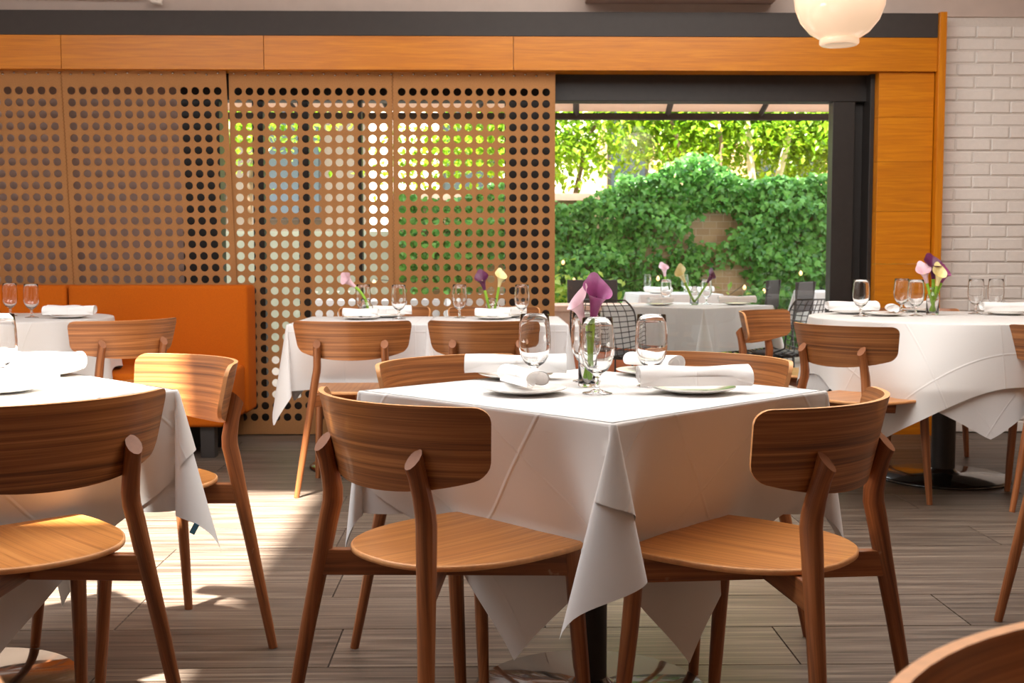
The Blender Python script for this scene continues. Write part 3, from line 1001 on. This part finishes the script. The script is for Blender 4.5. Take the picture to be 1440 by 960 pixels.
def napkin_mesh(L, r, seed, flat=.82):
    """a rolled napkin: spiral section swept along its length, ends flaring"""
    rs = random.Random(seed)
    q = MB()
    NTn, NL = 72, 16
    V, U, F = [], [], []
    for i in range(NL + 1):
        x = -L / 2 + L * i / NL
        e = abs(2 * i / NL - 1)
        for k in range(NTn + 1):
            u = k / NTn
            a = 2 * PI * 2.6 * u + .3
            rad = r * (.08 + .92 * u) * (1 + .16 * e ** 4 * math.sin(a * 2 + seed)) * (.93 + .16 * e ** 3 + .05 * math.sin(7 * i / NL + seed) + .04 * math.sin(3 * a + 9 * i / NL + seed))
            xo = .012 * (u - .5) * (1 if i == NL else (-1 if i == 0 else 0)) * (seed % 3 - .4)
            V.append((x + xo, rad * math.cos(a), max(r * flat + rad * math.sin(a) * flat, .0005)))
            U.append((x, u * .3))
    for i in range(NL):
        for k in range(NTn):
            p = i * (NTn + 1) + k
            F.append((p, p + 1, p + NTn + 2, p + NTn + 1))
    q.add(V, F, U)
    for i, xx in ((0, .004), (NL, -.004)):
        ring = [V[i * (NTn + 1) + k] for k in range(NTn - 27, NTn + 1)]
        cy_ = sum(p[1] for p in ring) / len(ring); cz_ = sum(p[2] for p in ring) / len(ring)
        b0_ = [(p[0] + xx, cy_ + (p[1] - cy_) * .93, cz_ + (p[2] - cz_) * .93) for p in ring] + [(ring[0][0] + xx * 3, cy_, cz_)]
        m_ = len(ring)
        q.add(b0_, [(k, (k + 1) % m_, m_) for k in range(m_)], [(p[1], p[2]) for p in b0_])
    # loose overlapping flap lying along the roll
    V, U, F = [], [], []
    for i in range(9):
        x = -L / 2 + L * i / 8
        for k in range(5):
            w = k / 4
            V.append((x, -r * (.97 + .10 * w), r * flat * (.9 - .8 * w) + .001)); U.append((x, .3 + w * .03))
    for i in range(8):
        for k in range(4):
            p = i * 5 + k
            F.append((p, p + 1, p + 6, p + 5))
    q.add(V, F, U)
    return q.mesh('rolled_napkin')
NAP = [napkin_mesh(.255, .032, 1), napkin_mesh(.165, .027, 2), napkin_mesh(.23, .032, 4)]
for me in NAP:
    me.materials.append(M['napkin'])
def put(name, me, loc, rz, label, cat, group, tilt=0):
    o = make(name, me, None, None, loc, (tilt, 0, rz))
    return tag(o, label, cat, group)

def vase(loc, h, r, label):
    q = MB()
    q.lathe([(0, .0), (r * .94, 0), (r, .004), (r, h * .66), (r * .9, h * .74), (r * .62, h * .84), (r * .58, h * .9), (r * .66, h * .985), (r * .7, h), (r * .62, h), (r * .52, h * .9), (r * .55, h * .84), (r * .82, h * .73), (r * .92, h * .65), (r * .92, .008), (0, .008)], 28)
    return tag(q.obj('bottle_vase', M['goblet'], None, True, loc=loc), label, 'vase', 'clear bottle vases')

def calla(base, tip, size, face, mats, label, bend=(0, 0, 0), group='calla lilies'):
    """stem curving from base to tip, funnel bloom opening towards face"""
    root = empty('calla_lily', base)
    b0 = Vector((0, 0, 0)); t0 = Vector(tip) - Vector(base)
    mid = (b0 + t0) / 2 + Vector(bend)
    pts = []
    for k in range(11):
        u = k / 10
        pts.append((1 - u) ** 2 * b0 + 2 * u * (1 - u) * mid + u * u * t0)
    q = MB(); q.tube(pts, [size * .075] * 11, 8); q.obj('stem', M['stem_green'], root)
    axis = (pts[-1] - pts[-2]).normalized()
    fdir = Vector(face); fdir = (fdir - axis * fdir.dot(axis)).normalized()
    sd = axis.cross(fdir)
    q = MB(); V, U, F = [], [], []
    NA, NH = 28, 12
    for i in range(NH + 1):
        h = i / NH
        for k in range(NA + 1):
            a = -PI * 1.04 + 2 * PI * 1.04 * k / NA          # overlapping seam at the front
            back = .5 + .5 * math.cos(a)                       # 1 at back, 0 at the front slit
            H = size * (.62 + .42 * back ** 1.5)
            rad = size * (.075 + .08 * h + .20 * h ** 3.2) * (1 + .04 * math.sin(k))
            rr = rad * (1 + .03 * (k / NA))
            z = H * h
            curl = size * .10 * h ** 5 * (1.0 - .6 * back)
            d = (-fdir) * math.cos(a) + sd * math.sin(a)
            p = t0 - axis * size * .04 + axis * (z - curl) + d * rr
            if back > .93:
                p += axis * size * .10 * h ** 4 * (back - .93) / .07 - fdir * size * .05 * h ** 4
            V.append(tuple(p)); U.append((a, h))
    for i in range(NH):
        for k in range(NA):
            p = i * (NA + 1) + k
            F.append((p, p + 1, p + NA + 2, p + NA + 1))
    q.add(V, F, U)
    q.obj('bloom', mats[0], root)
    q = MB(); q.tube([t0 + axis * size * .05, t0 + axis * size * .3, t0 + axis * size * .5], [size * .05, size * .045, size * .015], 8)
    q.obj('spadix', mats[1], root)
    return tag(root, label, 'flower', group)

ZT1, ZT2, ZT4, ZT5, ZT3 = .7365, .7365, .7745, .742, .7445
def setting(x, y, z, rz, k, where, plate=True, roff=(0, 0)):
    if plate:
        put('plate', PLT, (x, y, z), 0, 'white plate under a rolled napkin, ' + where, 'plate', 'white side plates')
    put('rolled_napkin', NAP[k], (x + roff[0], y + roff[1], z + (.0085 if plate else .0005) + .007 * plate), rz, 'rolled white napkin ' + where, 'napkin', 'rolled napkins')
def glass(x, y, z, label):
    put('water_goblet', GOB, (x, y, z), random.uniform(0, 6), label, 'glass', 'stemmed water glasses')

# middle table
setting(.063, 2.965, ZT1, -.05, 0, 'lying sideways at the far left of the middle table')
setting(.077, 2.63, ZT1, -1.2, 1, 'end-on at the near left of the middle table', roff=(.0, .045))
setting(.467, 2.64, ZT1, .07, 0, 'lying sideways at the near right of the middle table')
setting(.43, 3.06, ZT1, 2.2, 1, 'behind the right glass of the middle table')
glass(.106, 2.81, ZT1, 'stemmed glass on the middle table, left of the purple flower')
glass(.243, 2.627, ZT1, 'nearest stemmed glass of the middle table, before the vase')
glass(.388, 2.78, ZT1, 'stemmed glass on the middle table behind the right napkin')
glass(.240, 2.895, ZT1, 'stemmed glass on the middle table half hidden behind the vase')
vase((.233, 2.776, ZT1), .135, .0225, 'clear bottle vase on the middle table')
calla((.240, 2.774, ZT1 + .012), (.246, 2.772, ZT1 + .168), .102, (.3, -1, .2), (M['bloom_purple'], M['bloom_deep']), 'large purple calla lily in the vase of the middle table', (-.01, 0, 0))
calla((.226, 2.780, ZT1 + .012), (.222, 2.77, ZT1 + .158), .082, (-1, -.5, 0), (M['bloom_pink'], M['bloom_cream']), 'pale pink calla lily leaning left in the middle vase', (.022, 0, 0))
# left table
setting(-1.19, 3.07, ZT2, -.25, 2, 'at the far side of the sunny left table')
setting(-1.14, 2.68, ZT2, .5, 1, 'at the near side of the sunny left table', roff=(.03, .02))
glass(-1.20, 2.83, ZT2, 'stemmed glass cut off by the left edge on the sunny table')
# back tables before the curtain
setting(-.66, 5.86, ZT5, -.15, 1, 'nearest the viewer on the left back table')
setting(-.55, 6.06, ZT5, .1, 0, 'behind the glasses on the left back table')
setting(.01, 5.86, ZT5, -.15, 1, 'nearest the viewer on the right back table')
setting(.09, 6.05, ZT5, .2, 1, 'beside the flowers on the right back table')
glass(-.665, 6.0, ZT5, 'stemmed glass behind the flower on the left back table')
glass(-.473, 5.90, ZT5, 'stemmed glass right of the flower on the left back table')
glass(-.165, 5.99, ZT5, 'stemmed glass left of the flowers on the right back table')
glass(.158, 5.94, ZT5, 'stemmed glass right of the flowers on the right back table')
vase((-.645, 5.93, ZT5), .10, .036, 'small clear vase on the left back table')
calla((-.635, 5.93, ZT5 + .012), (-.70, 5.93, ZT5 + .165), .095, (-.5, -1, .3), (M['bloom_pink'], M['bloom_deep']), 'pale calla lily leaning left on the left back table', (.04, 0, .02))
vase((0.005, 5.96, ZT5), .105, .036, 'small clear vase on the right back table')
calla((0.0, 5.96, ZT5 + .012), (-.035, 5.95, ZT5 + .15), .10, (-.1, -1, .3), (M['bloom_deep'], M['bloom_cream']), 'dark purple calla lily on the right back table')
calla((0.012, 5.965, ZT5 + .012), (.04, 5.965, ZT5 + .165), .09, (.4, -1, .3), (M['bloom_cream'], M['bloom_cream']), 'plain cream calla lily on the right back table')
# round right table
setting(1.80, 5.72, ZT4, .12, 0, 'beside the dark window frame on the round right table')
setting(1.90, 5.52, ZT4, 1.3, 1, 'end-on at the front of the round right table', roff=(.03, .0))
setting(2.23, 5.95, ZT4, .5, 1, 'behind the flowers on the round right table')
setting(2.53, 5.60, ZT4, .03, 0, 'at the right edge of the round right table')
glass(1.765, 5.47, ZT4, 'stemmed glass furthest left on the round right table')
glass(2.085, 5.82, ZT4, 'rear stemmed glass left of the flowers on the round table')
glass(2.04, 5.50, ZT4, 'front stemmed glass left of the flowers on the round table')
glass(2.415, 5.70, ZT4, 'stemmed glass right of the flowers on the round table')
glass(2.515, 5.70, ZT4, 'rightmost stemmed glass on the round table')
vase((2.16, 5.60, ZT4), .135, .030, 'tall clear vase on the round right table')
for k, (dx, dy, s, m_, l) in enumerate(((0, 0, .12, ('bloom_deep', 'bloom_purple'), 'dark purple calla lily at the top of the round table bunch'), (-.035, -.01, .10, ('bloom_pink', 'bloom_cream'), 'pink calla lily at the left of the round table bunch'), (.04, -.005, .085, ('bloom_purple', 'bloom_deep'), 'purple calla lily at the right of the round table bunch'), (.008, -.03, .10, ('bloom_cream', 'bloom_cream'), 'cream calla lily at the front of the round table bunch'))):
    calla((2.16 - dx * .3, 5.60 + .006 * (k - 1.5), ZT4 + .012), (2.16 + dx, 5.60 + dy, ZT4 + .16 - .012 * (k == 3) + .02 * (k == 0)), s, (dx * 10 + .1, -1, .4), (M[m_[0]], M[m_[1]]), l)
# round left table
setting(-2.17, 5.97, ZT3, .0, 0, 'near the chair on the table by the banquette')
setting(-2.30, 6.25, ZT3, -.1, 1, 'at the back of the table by the banquette')
setting(-2.78, 6.05, ZT3, .2, 1, 'at the left edge on the table by the banquette')
glass(-2.57, 6.20, ZT3, 'left stemmed glass on the table by the banquette')
glass(-2.39, 6.03, ZT3, 'right stemmed glass on the table by the banquette')
# blue care tag sewn to the hanging corner of the left cloth
lc = bpy.data.objects['tablecloth.001']
q = MB(); q.box((0, 0, 0), (.013, .0016, .026))
tg = q.obj('care_tag', M['tag_blue'], lc, False)
bpy.context.view_layer.update()
tg.matrix_parent_inverse = Matrix.Identity(4)
cand = [lc.matrix_world @ v_.co for v_ in lc.data.vertices]
cand = [p for p in cand if p.x > T2[0] + .50 and p.z < .43]
best = min(cand, key=lambda p: p.x - p.z * .2 + p.y * .3)
tg.matrix_basis = lc.matrix_world.inverted() @ (Matrix.Translation(best + Vector((-.002, -.002, -.011))) @ Matrix.Rotation(.5, 4, 'Y'))

# ------------------------------------------------------------------ pendant lamp
pl = empty('pendant_lamp', (1.247, 4.17, 1.81))
q = MB(); q.lathe([(.066, .022), (.075, .026), (.105, .045), (.138, .085), (.156, .13), (.161, .165), (.157, .205), (.142, .245), (.112, .282), (.075, .302), (.052, .308)], 48); q.obj('globe', M['opal'], pl)
q = MB(); q.lathe([(0, .003), (.05, .002), (.064, .0), (.069, .004), (.070, .016), (.066, .024)], 40); q.obj('lower_collar', M['opal'], pl)
q = MB(); q.lathe([(.055, .300), (.055, .35), (.02, .36), (.0, .362)], 24); q.obj('cap', M['steel'], pl)
q = MB(); q.tube([(0, 0, .355), (0, 0, 1.44)], .004, 8); q.obj('cord', M['rubber'], pl)
q = MB(); q.lathe([(.055, 1.455), (.055, 1.435), (0, 1.43)], 24); q.obj('ceiling_rose', M['white_metal'], pl)
tag(pl, 'white opal glass pendant lamp hanging at the top right', 'lamp')

# ------------------------------------------------------------------ garden behind the window
mb = MB(); mb.box((1.0, 16.0, -.06), (26, 17.9, .1)); struct(mb.obj('patio', M['terrace'], smooth=False))
q = MB(); q.add([(-1.15, 13.2, -.01), (9, 13.2, -.01), (9, 13.2, 1.72), (-1.15, 13.2, 1.72), (-1.15, 13.45, 1.72), (9, 13.45, 1.72), (-1.15, 13.45, 0), (9, 13.45, 0)], [(0, 1, 2, 3), (3, 2, 5, 4), (5, 7, 6, 4)], [(-1.15, 0), (9, 0), (9, 1.72), (-1.15, 1.72), (-1.15, 2), (9, 2), (-1.15, 4), (9, 4)])
gw = struct(q.obj('wall_garden', M['garden_brick'], smooth=False))
q = MB(); q.box((3.9, 13.32, 1.76), (10.15, .36, .08)); q.obj('coping', M['pink_stone'], gw, False)
q = MB(); q.box((-4.1, 13.3, .68), (5.88, .25, 1.38)); q.obj('white_wall', M['pale_green'], gw, False)

def leaves(name, pts, nrm, size, mat, parent, spread=.6, shape='ivy', loc=(0, 0, 0)):
    """many small leaves as one mesh"""
    n = len(pts)
    if shape == 'ivy':
        base = np.array([(0, -.1, 0), (.38, -.02, .05), (.52, .32, .0), (.26, .42, .03), (0, .95, -.08), (-.26, .42, .03), (-.52, .32, .0), (-.38, -.02, .05), (0, .3, .06)])
        tri = [(8, i, (i + 1) % 8) for i in range(8)]
    else:
        base = np.array([(0, 0, 0), (.30, .40, .04), (0, 1, -.1), (-.30, .40, .04)])
        tri = [(0, 1, 2), (0, 2, 3)]
    P = np.asarray(pts); Nn = np.asarray(nrm) + rng.normal(0, spread, (n, 3))
    Nn /= np.linalg.norm(Nn, axis=1)[:, None]
    up = np.array((0, 0, -1.0)) + rng.normal(0, .5, (n, 3))
    T = np.cross(up, Nn); T /= np.linalg.norm(T, axis=1)[:, None]
    B = np.cross(Nn, T)
    sc = size * rng.uniform(.6, 1.3, n)
    V = P[:, None, :] + sc[:, None, None] * (base[None, :, 0:1] * T[:, None, :] + base[None, :, 1:2] * B[:, None, :] + base[None, :, 2:3] * Nn[:, None, :])
    nb = len(base)
    F = (np.array(tri)[None] + (np.arange(n) * nb)[:, None, None]).reshape(-1, 3)
    me = bpy.data.meshes.new(name)
    me.from_pydata(V.reshape(-1, 3).tolist(), [], F.tolist())
    uvl = me.uv_layers.new(name='UVMap')
    idx = np.empty(len(me.loops), dtype=np.int32); me.loops.foreach_get('vertex_index', idx)
    u = (idx // nb).astype(np.float32)
    uvl.data.foreach_set('uv', np.stack([u, np.zeros_like(u)], 1).ravel())
    o = make(name, me, mat, parent, loc)
    return o

def clump_mask(x, z, seed):
    r = np.random.default_rng(seed)
    v = np.zeros_like(x)
    for _ in range(9):
        k = r.normal(0, 2.2, 2); p = r.uniform(0, 6.28)
        v += np.sin(k[0] * x + k[1] * 1.4 * z + p)
    return v / 3.0
n = 23000
x = rng.uniform(-1.05, 6.0, n); z = rng.uniform(.1, 2.02, n)
top = 1.86 + .10 * np.sin(2.1 * x) + .06 * np.sin(5.3 * x + 1) - .25 * np.exp(-((x - .9) / .45) ** 2)
keep = (clump_mask(x, z, 3) + .6 + .7 * (z - .9) - .8 * np.exp(-((x - 3.0) / .35) ** 2 - ((z - .55) / .35) ** 2)) > rng.uniform(-.55, .45, n)
keep &= z < top
x, z = x[keep], z[keep]
depth = .04 + .20 * rng.uniform(0, 1, len(x)) * (.4 + 1.3 * np.clip(clump_mask(x * 1.8, z * 1.8, 9), 0, 1)) + .10 * (z > 1.6)
iv = leaves('ivy', np.stack([x, 13.2 - depth, z], 1), np.tile((0, -1, .45), (len(x), 1)), .075, M['ivy'], None, .45)
tag(iv, 'green ivy climbing over the garden wall behind the window', 'ivy', kind='stuff')
# hedge of ivy on top of the wall
n = 8200
x = rng.uniform(1.45, 5.5, n); y = rng.uniform(12.95, 13.5, n)
z = 1.62 + rng.uniform(0, 1, n) ** 1.4 * (.42 + .13 * np.sin(2.6 * x + 2.0) + .08 * np.sin(6.1 * x))
tag(leaves('ivy', np.stack([x, y, z], 1), np.tile((0, -.8, .6), (n, 1)), .08, M['ivy'], None, .6), 'bushy ivy crown growing along the top of the garden wall', 'ivy', kind='stuff')

def tree(x, y, stems, crown, nleaf, bark, label, leaf='tree_leaf', size=.105):
    root = empty('garden_tree', (x, y, 0))
    for (pts, r0) in stems:
        q = MB(); m_ = len(pts)
        q.tube(pts, [r0 * (1 - .7 * k / (m_ - 1)) for k in range(m_)], 8)
        q.obj('trunk', M[bark], root)
    cx, cy, cz, rx, ry, rz_ = crown
    ncl = 46
    cen = rng.normal(0, .45, (ncl, 3)) * (rx, ry, rz_) + (cx, cy, cz)
    which = rng.integers(0, ncl, nleaf)
    P = cen[which] + rng.normal(0, 1, (nleaf, 3)) * (.34, .34, .16)
    P = P[P[:, 2] > 1.5]
    o = leaves('foliage', P, np.tile((0, -.35, .9), (len(P), 1)), size, M[leaf], root, .55, 'leaf')
    o['kind'] = 'stuff'
    return tag(root, label, 'tree', 'garden trees')
tree(.9, 15.0, [([(0, 0, 0), (.1, 0, 1.5), (.35, .1, 2.6), (.9, .2, 3.6)], .05), ([(0, 0, 1.4), (-.4, -.1, 2.2), (-.9, -.2, 3.0)], .03)], (-.1, 0, 2.75, 1.7, .9, .75), 8500, 'bark', 'young bright green tree at the left of the garden window')
tree(2.55, 14.6, [([(.3, 0, 0), (.2, 0, 1.8), (-.15, 0, 2.4), (-.5, 0, 3.4)], .05), ([(.3, 0, 1.6), (.35, 0, 2.5), (.2, 0, 3.6)], .04)], (.1, .8, 3.0, 1.2, .7, .7), 5200, 'bark', 'thin leaning tree with dark stems behind the ivy wall')
tree(3.45, 15.0, [([(0, 0, 0), (-.05, 0, 1.9), (-.12, 0, 2.7), (-.3, 0, 3.9)], .075), ([(.22, 0, 0), (.25, 0, 2.0), (.42, 0, 2.7), (.8, 0, 3.9)], .07)], (.3, .9, 2.9, 1.5, .8, .7), 7800, 'bark_pale', 'tree with two pale trunks lit by the sun')
tree(4.9, 15.6, [([(0, 0, 0), (-.1, 0, 1.9), (-.5, 0, 3.0), (-.9, 0, 3.8)], .06)], (-.2, 0, 2.75, 1.6, .9, .7), 8500, 'bark', 'bright green tree at the right of the garden window')
tree(-3.3, 15.4, [([(0, 0, 0), (.1, 0, 1.9), (.3, 0, 3.2)], .07)], (0, 0, 2.9, 1.0, .8, .8), 2200, 'bark', 'green tree glimpsed through the holes of the curtain')

# brick house behind the trees
bh = empty('brick_house', (1, 19, 0))
def hb(name, x0, x1, ya, yb, za, zb, mat):
    q = MB(); q.box(((x0 + x1) / 2, (ya + yb) / 2, (za + zb) / 2), (x1 - x0, yb - ya, zb - za)); return q.obj(name, M[mat], bh, False, loc=(-1, -19, 0))
hb('wall', -9, -2.0, 19, 19.4, 0, 7, 'dark_facade')
hb('wall', -2.0, 1.75, 19, 19.4, 0, 7, 'pale_facade')
hb('wall', 1.75, 9, 18.9, 19.4, 0, 7, 'house_brick')
for x0, x1 in ((1.95, 2.5), (4.3, 5.3), (6.6, 7.6)):
    hb('window_frame', x0 - .06, x1 + .06, 18.84, 18.9, 2.12, 4.2, 'black_metal')
    hb('window_pane', x0, x1, 18.82, 18.86, 2.2, 4.1, 'dark_glass')
    hb('window_sill', x0 - .15, x1 + .15, 18.75, 18.9, 2.02, 2.12, 'pink_stone')
for x0 in (-5.2, -3.6, -.75):
    hb('window_frame', x0 - .06, x0 + .86, 18.94, 19.0, 1.7, 3.6, 'black_metal')
    hb('window_pane', x0, x0 + .8, 18.92, 18.96, 1.76, 3.54, 'dark_glass')
tag(bh, 'house with pale and brick walls behind the garden trees', 'building')

# canopy over the patio
aw = empty('patio_canopy', (.9, 7.8, 2.2))
q = MB(); q.add([(-3.2, 7.12, 2.36), (4.4, 7.12, 2.36), (4.4, 8.5, 2.125), (-3.2, 8.5, 2.125), (-3.2, 7.12, 2.39), (4.4, 7.12, 2.39), (4.4, 8.5, 2.155), (-3.2, 8.5, 2.155)], [(0, 3, 2, 1), (4, 5, 6, 7), (2, 3, 7, 6), (0, 1, 5, 4)])
q.obj('canvas', M['awning'], aw, False, loc=(-.9, -7.8, -2.2))
q = MB(); q.box((.6, 8.5, 2.088), (7.6, .06, .045)); q.obj('front_bar', M['charcoal'], aw, False, loc=(-.9, -7.8, -2.2))
for x in (-2.29, -1.62, -.95, -.27, .40, 1.07, 1.75, 2.42, 3.1):
    q = MB(); q.tube([(x + .12, 7.14, 2.335), (x + .22, 8.48, 2.105)], (.022), 4); q.obj('rib', M['charcoal'], aw, False, loc=(-.9, -7.8, -2.2))
tag(aw, 'pale canvas canopy with dark ribs outside the window', 'canopy')

# patio tables with cloths and settings
def patio_table(x, y, rz, label1, label2, c=.70, hx=.38):
    table((x, y), rz, .730, (hx, hx), False, label1)
    tag(cloth_square('tablecloth', hx, hx, c, 0, .002, M['linen'], (x, y), rz, .730, (0, 0, 0, 0), None, .006, 21), label2, 'tablecloth', 'patio tablecloths')
patio_table(1.36, 7.93, R45, 'patio pedestal table just outside the window', 'shaded white cloth on the patio table just outside the window', .70, .41)
patio_table(1.72, 10.9, .05, 'patio pedestal table further out in the garden', 'bright white cloth on the further patio table')
patio_table(3.55, 11.6, 0, 'patio pedestal table at the right of the garden', 'white cloth on the patio table at the right of the garden')
patio_table(-.95, 9.3, R45, 'patio pedestal table behind the left part of the curtain', 'white patio cloth glimpsed through the left part of the curtain')
patio_table(.05, 10.2, .2, 'patio pedestal table behind the right part of the curtain', 'white patio cloth glimpsed through the right part of the curtain')
ZP = .7325
setting(1.70, 7.95, ZP, .05, 0, 'on the patio table outside the window, right side')
setting(1.15, 7.85, ZP, .4, 1, 'on the patio table outside the window, left side')
setting(1.55, 10.7, ZP, .1, 0, 'on the further patio table, left side')
setting(1.95, 10.75, ZP, .1, 0, 'on the further patio table, right side')
glass(1.22, 8.02, ZP, 'stemmed glass at the left on the patio table outside')
glass(1.52, 8.12, ZP, 'stemmed glass at the right on the patio table outside')
glass(1.50, 11.05, ZP, 'stemmed glass on the further patio table, left')
glass(1.85, 11.0, ZP, 'stemmed glass on the further patio table, right')
glass(3.42, 11.5, ZP, 'stemmed glass on the right patio table, left one')
glass(3.78, 11.5, ZP, 'stemmed glass on the right patio table, right one')
vase((1.41, 7.98, ZP), .13, .03, 'clear vase on the patio table outside the window')
calla((1.41, 7.98, ZP + .012), (1.34, 7.97, ZP + .16), .12, (-.8, -1, .3), (M['bloom_cream'], M['bloom_cream']), 'cream calla lily leaning left on the patio table outside')
calla((1.415, 7.985, ZP + .012), (1.50, 7.98, ZP + .155), .10, (.8, -1, .3), (M['bloom_deep'], M['bloom_cream']), 'dark calla lily leaning right on the patio table outside')
vase((1.68, 11.0, ZP), .13, .03, 'clear vase on the further patio table')
calla((1.68, 11.0, ZP + .012), (1.66, 11.0, ZP + .16), .13, (.2, -1, .3), (M['bloom_pink'], M['bloom_cream']), 'pink calla lily on the further patio table')
vase((3.6, 11.55, ZP), .13, .03, 'clear vase on the patio table at the right')
calla((3.6, 11.55, ZP + .012), (3.57, 11.55, ZP + .16), .14, (-.2, -1, .3), (M['bloom_cream'], M['bloom_cream']), 'cream calla lily on the patio table at the right')

def wire_chair():
    root = empty('wire_chair')
    def surf(u, v):
        """u -1..1 across, v 0..1 from front of the seat up to the top of the back"""
        w = .25 + .02 * math.sin(v * PI)
        if v < .5:
            t = v / .5
            y, z = .22 - .42 * t, .45 - .045 * math.sin(t * PI) - .02 * t
        else:
            t = (v - .5) / .5
            y, z = -.20 - .10 * t, .43 + .36 * t
        cup = u * u
        z += .05 * cup * (1 - abs(2 * v - 1))
        y += .09 * cup * (v > .5) * (v - .5) * 2 * .8
        if v > .85:
            w *= 1 - .25 * ((v - .85) / .15) ** 2
        return (u * w, y, z)
    q = MB()
    for k in range(1, 10):
        u = -1 + .2 * k
        q.tube([surf(u, j / 20) for j in range(21)], .0032, 4)
    for k in range(1, 20):
        v_ = k / 20
        q.tube([surf(-1 + .2 * j, v_) for j in range(11)], .0032, 4)
    q.obj('wire_grid', M['black_metal'], root)
    q = MB()
    ring = [surf(-1, j / 20) for j in range(21)] + [surf(-1 + .2 * j, 1) for j in range(1, 11)] + [surf(1, 1 - j / 20) for j in range(1, 21)] + [surf(1 - .2 * j, 0) for j in range(1, 11)]
    q.tube(ring, .006, 6); q.obj('rim', M['black_metal'], root)
    for s in (-1, 1):
        q = MB(); q.tube([(s * .17, .15, .42), (s * .21, .20, .008), (s * .21, -.20, .008), (s * .17, -.12, .41)], .007, 6); q.obj('leg_frame', M['black_metal'], root)
    q = MB(); q.lathe([(0, .440), (.17, .438), (.19, .430), (.19, .418), (0, .412)], 24); q.obj('seat_pad', M['dark_sling'], root)
    return root
wc = wire_chair()
for i, (x, y, a, lab) in enumerate(((.86, 7.52, -.75, 'black wire chair at the left of the patio table outside'), (1.93, 7.62, .75, 'black wire chair at the right of the patio table outside'), (3.95, 11.2, 1.2, 'black wire chair at the right patio table'))):
    c = wc if i == 0 else copy_tree(wc)
    c.location = (x, y, 0); c.rotation_euler = (0, 0, a); tag(c, lab, 'chair', 'black wire chairs')

def sling_chair():
    root = empty('patio_chair')
    for s in (-1, 1):
        q = MB(); q.tube([(s * .25, -.24, 0), (s * .25, -.22, .42), (s * .25, -.27, .84)], .012, 6); q.obj('leg', M['black_metal'], root)
        q = MB(); q.tube([(s * .25, .22, 0), (s * .25, .21, .42), (s * .25, -.22, .42)], .012, 6); q.obj('leg', M['black_metal'], root)
    q = MB(); q.box((0, 0, .43), (.48, .44, .02)); q.obj('seat', M['dark_sling'], root, False, bevel=.006)
    q = MB(); q.box((0, -.25, .70), (.52, .02, .28)); q.obj('backrest', M['dark_sling'], root, False, bevel=.008)
    return root
sc_ = sling_chair()
for i, (x, y, a, lab) in enumerate(((2.73, 10.9, 1.0, 'nearer black sling chair in front of the ivy'), (2.64, 11.8, 1.1, 'further black sling chair in front of the ivy'), (1.05, 11.7, PI, 'black sling chair behind the further patio table'), (.46, 8.75, -1.2, 'black sling chair at the edge of the curtain outside'))):
    c = sc_ if i == 0 else copy_tree(sc_)
    c.location = (x, y, 0); c.rotation_euler = (0, 0, a); tag(c, lab, 'chair', 'black sling chairs')

# planter with shrubs
pn = empty('planter', (1.0, 9.75, 0))
q = MB(); q.box((0, 0, .22), (1.0, .5, .44)); q.obj('base', M['terracotta'], pn, False, bevel=.01)
q = MB(); q.box((0, 0, .53), (.96, .46, .18)); q.obj('body', M['pink_stone'], pn, False, bevel=.01)
q = MB(); q.box((0, 0, .645), (1.04, .56, .05)); q.obj('cap', M['pink_stone'], pn, False, bevel=.008)
tag(pn, 'low pink stone planter outside beside the curtain edge', 'planter')
for k, (x, y, r, h, lab) in enumerate(((.95, 12.45, .45, .75, 'yellow-green shrub at the foot of the ivy wall, left'), (2.55, 12.5, .4, .55, 'yellow-green shrub at the foot of the ivy wall, middle'), (4.2, 12.45, .5, .7, 'yellow-green shrub at the foot of the ivy wall, right'))):
    root = empty('shrub', (x, y, 0))
    n = 1100
    P = rng.normal(0, .42, (n, 3)) * (r, r * .6, h * .55) + (0, 0, h * .62)
    P = P[P[:, 2] > .03]
    o = leaves('foliage', P, np.tile((0, -.5, .8), (len(P), 1)), .10, M['shrub_leaf'], root, .6, 'leaf'); o['kind'] = 'stuff'
    q = MB(); q.tube([(0, 0, 0), (.02, 0, h * .4), (0, .02, h * .8)], .018, 6); q.obj('stem', M['bark'], root)
    tag(root, lab, 'shrub', 'shrubs below the ivy')

# string of small bulbs on the ivy
sl_ = empty('string_light', (2.4, 12.85, 1.0))
spots = [(.80, 1.02), (.92, .82), (1.86, .84), (2.40, .62), (2.83, .74), (3.05, .70), (3.46, .90), (3.55, .68), (2.14, .56), (4.3, .8), (-.4, .9), (-1.3, .8)]
spots = sorted(spots)
q = MB(); pts = []
for k, (x, z) in enumerate(spots):
    pts.append((x - 2.4, 0.0, z - 1.0 + .03))
    if k < len(spots) - 1:
        pts.append(((x + spots[k + 1][0]) / 2 - 2.4, .0, (z + spots[k + 1][1]) / 2 - 1.06))
q.tube(pts, .004, 5); q.obj('wire', M['rubber'], sl_)
bq_ = MB(); bq_.lathe([(0, -.03), (.014, -.02), (.02, -.004), (.014, .014), (.006, .026), (0, .028)], 12)
bme = bq_.mesh('bulb'); bme.materials.append(M['bulb'])
for x, z in spots:
    make('bulb', bme, None, sl_, (x - 2.4, -.01, z - 1.0))
tag(sl_, 'string of small warm bulbs strung across the ivy', 'string light')
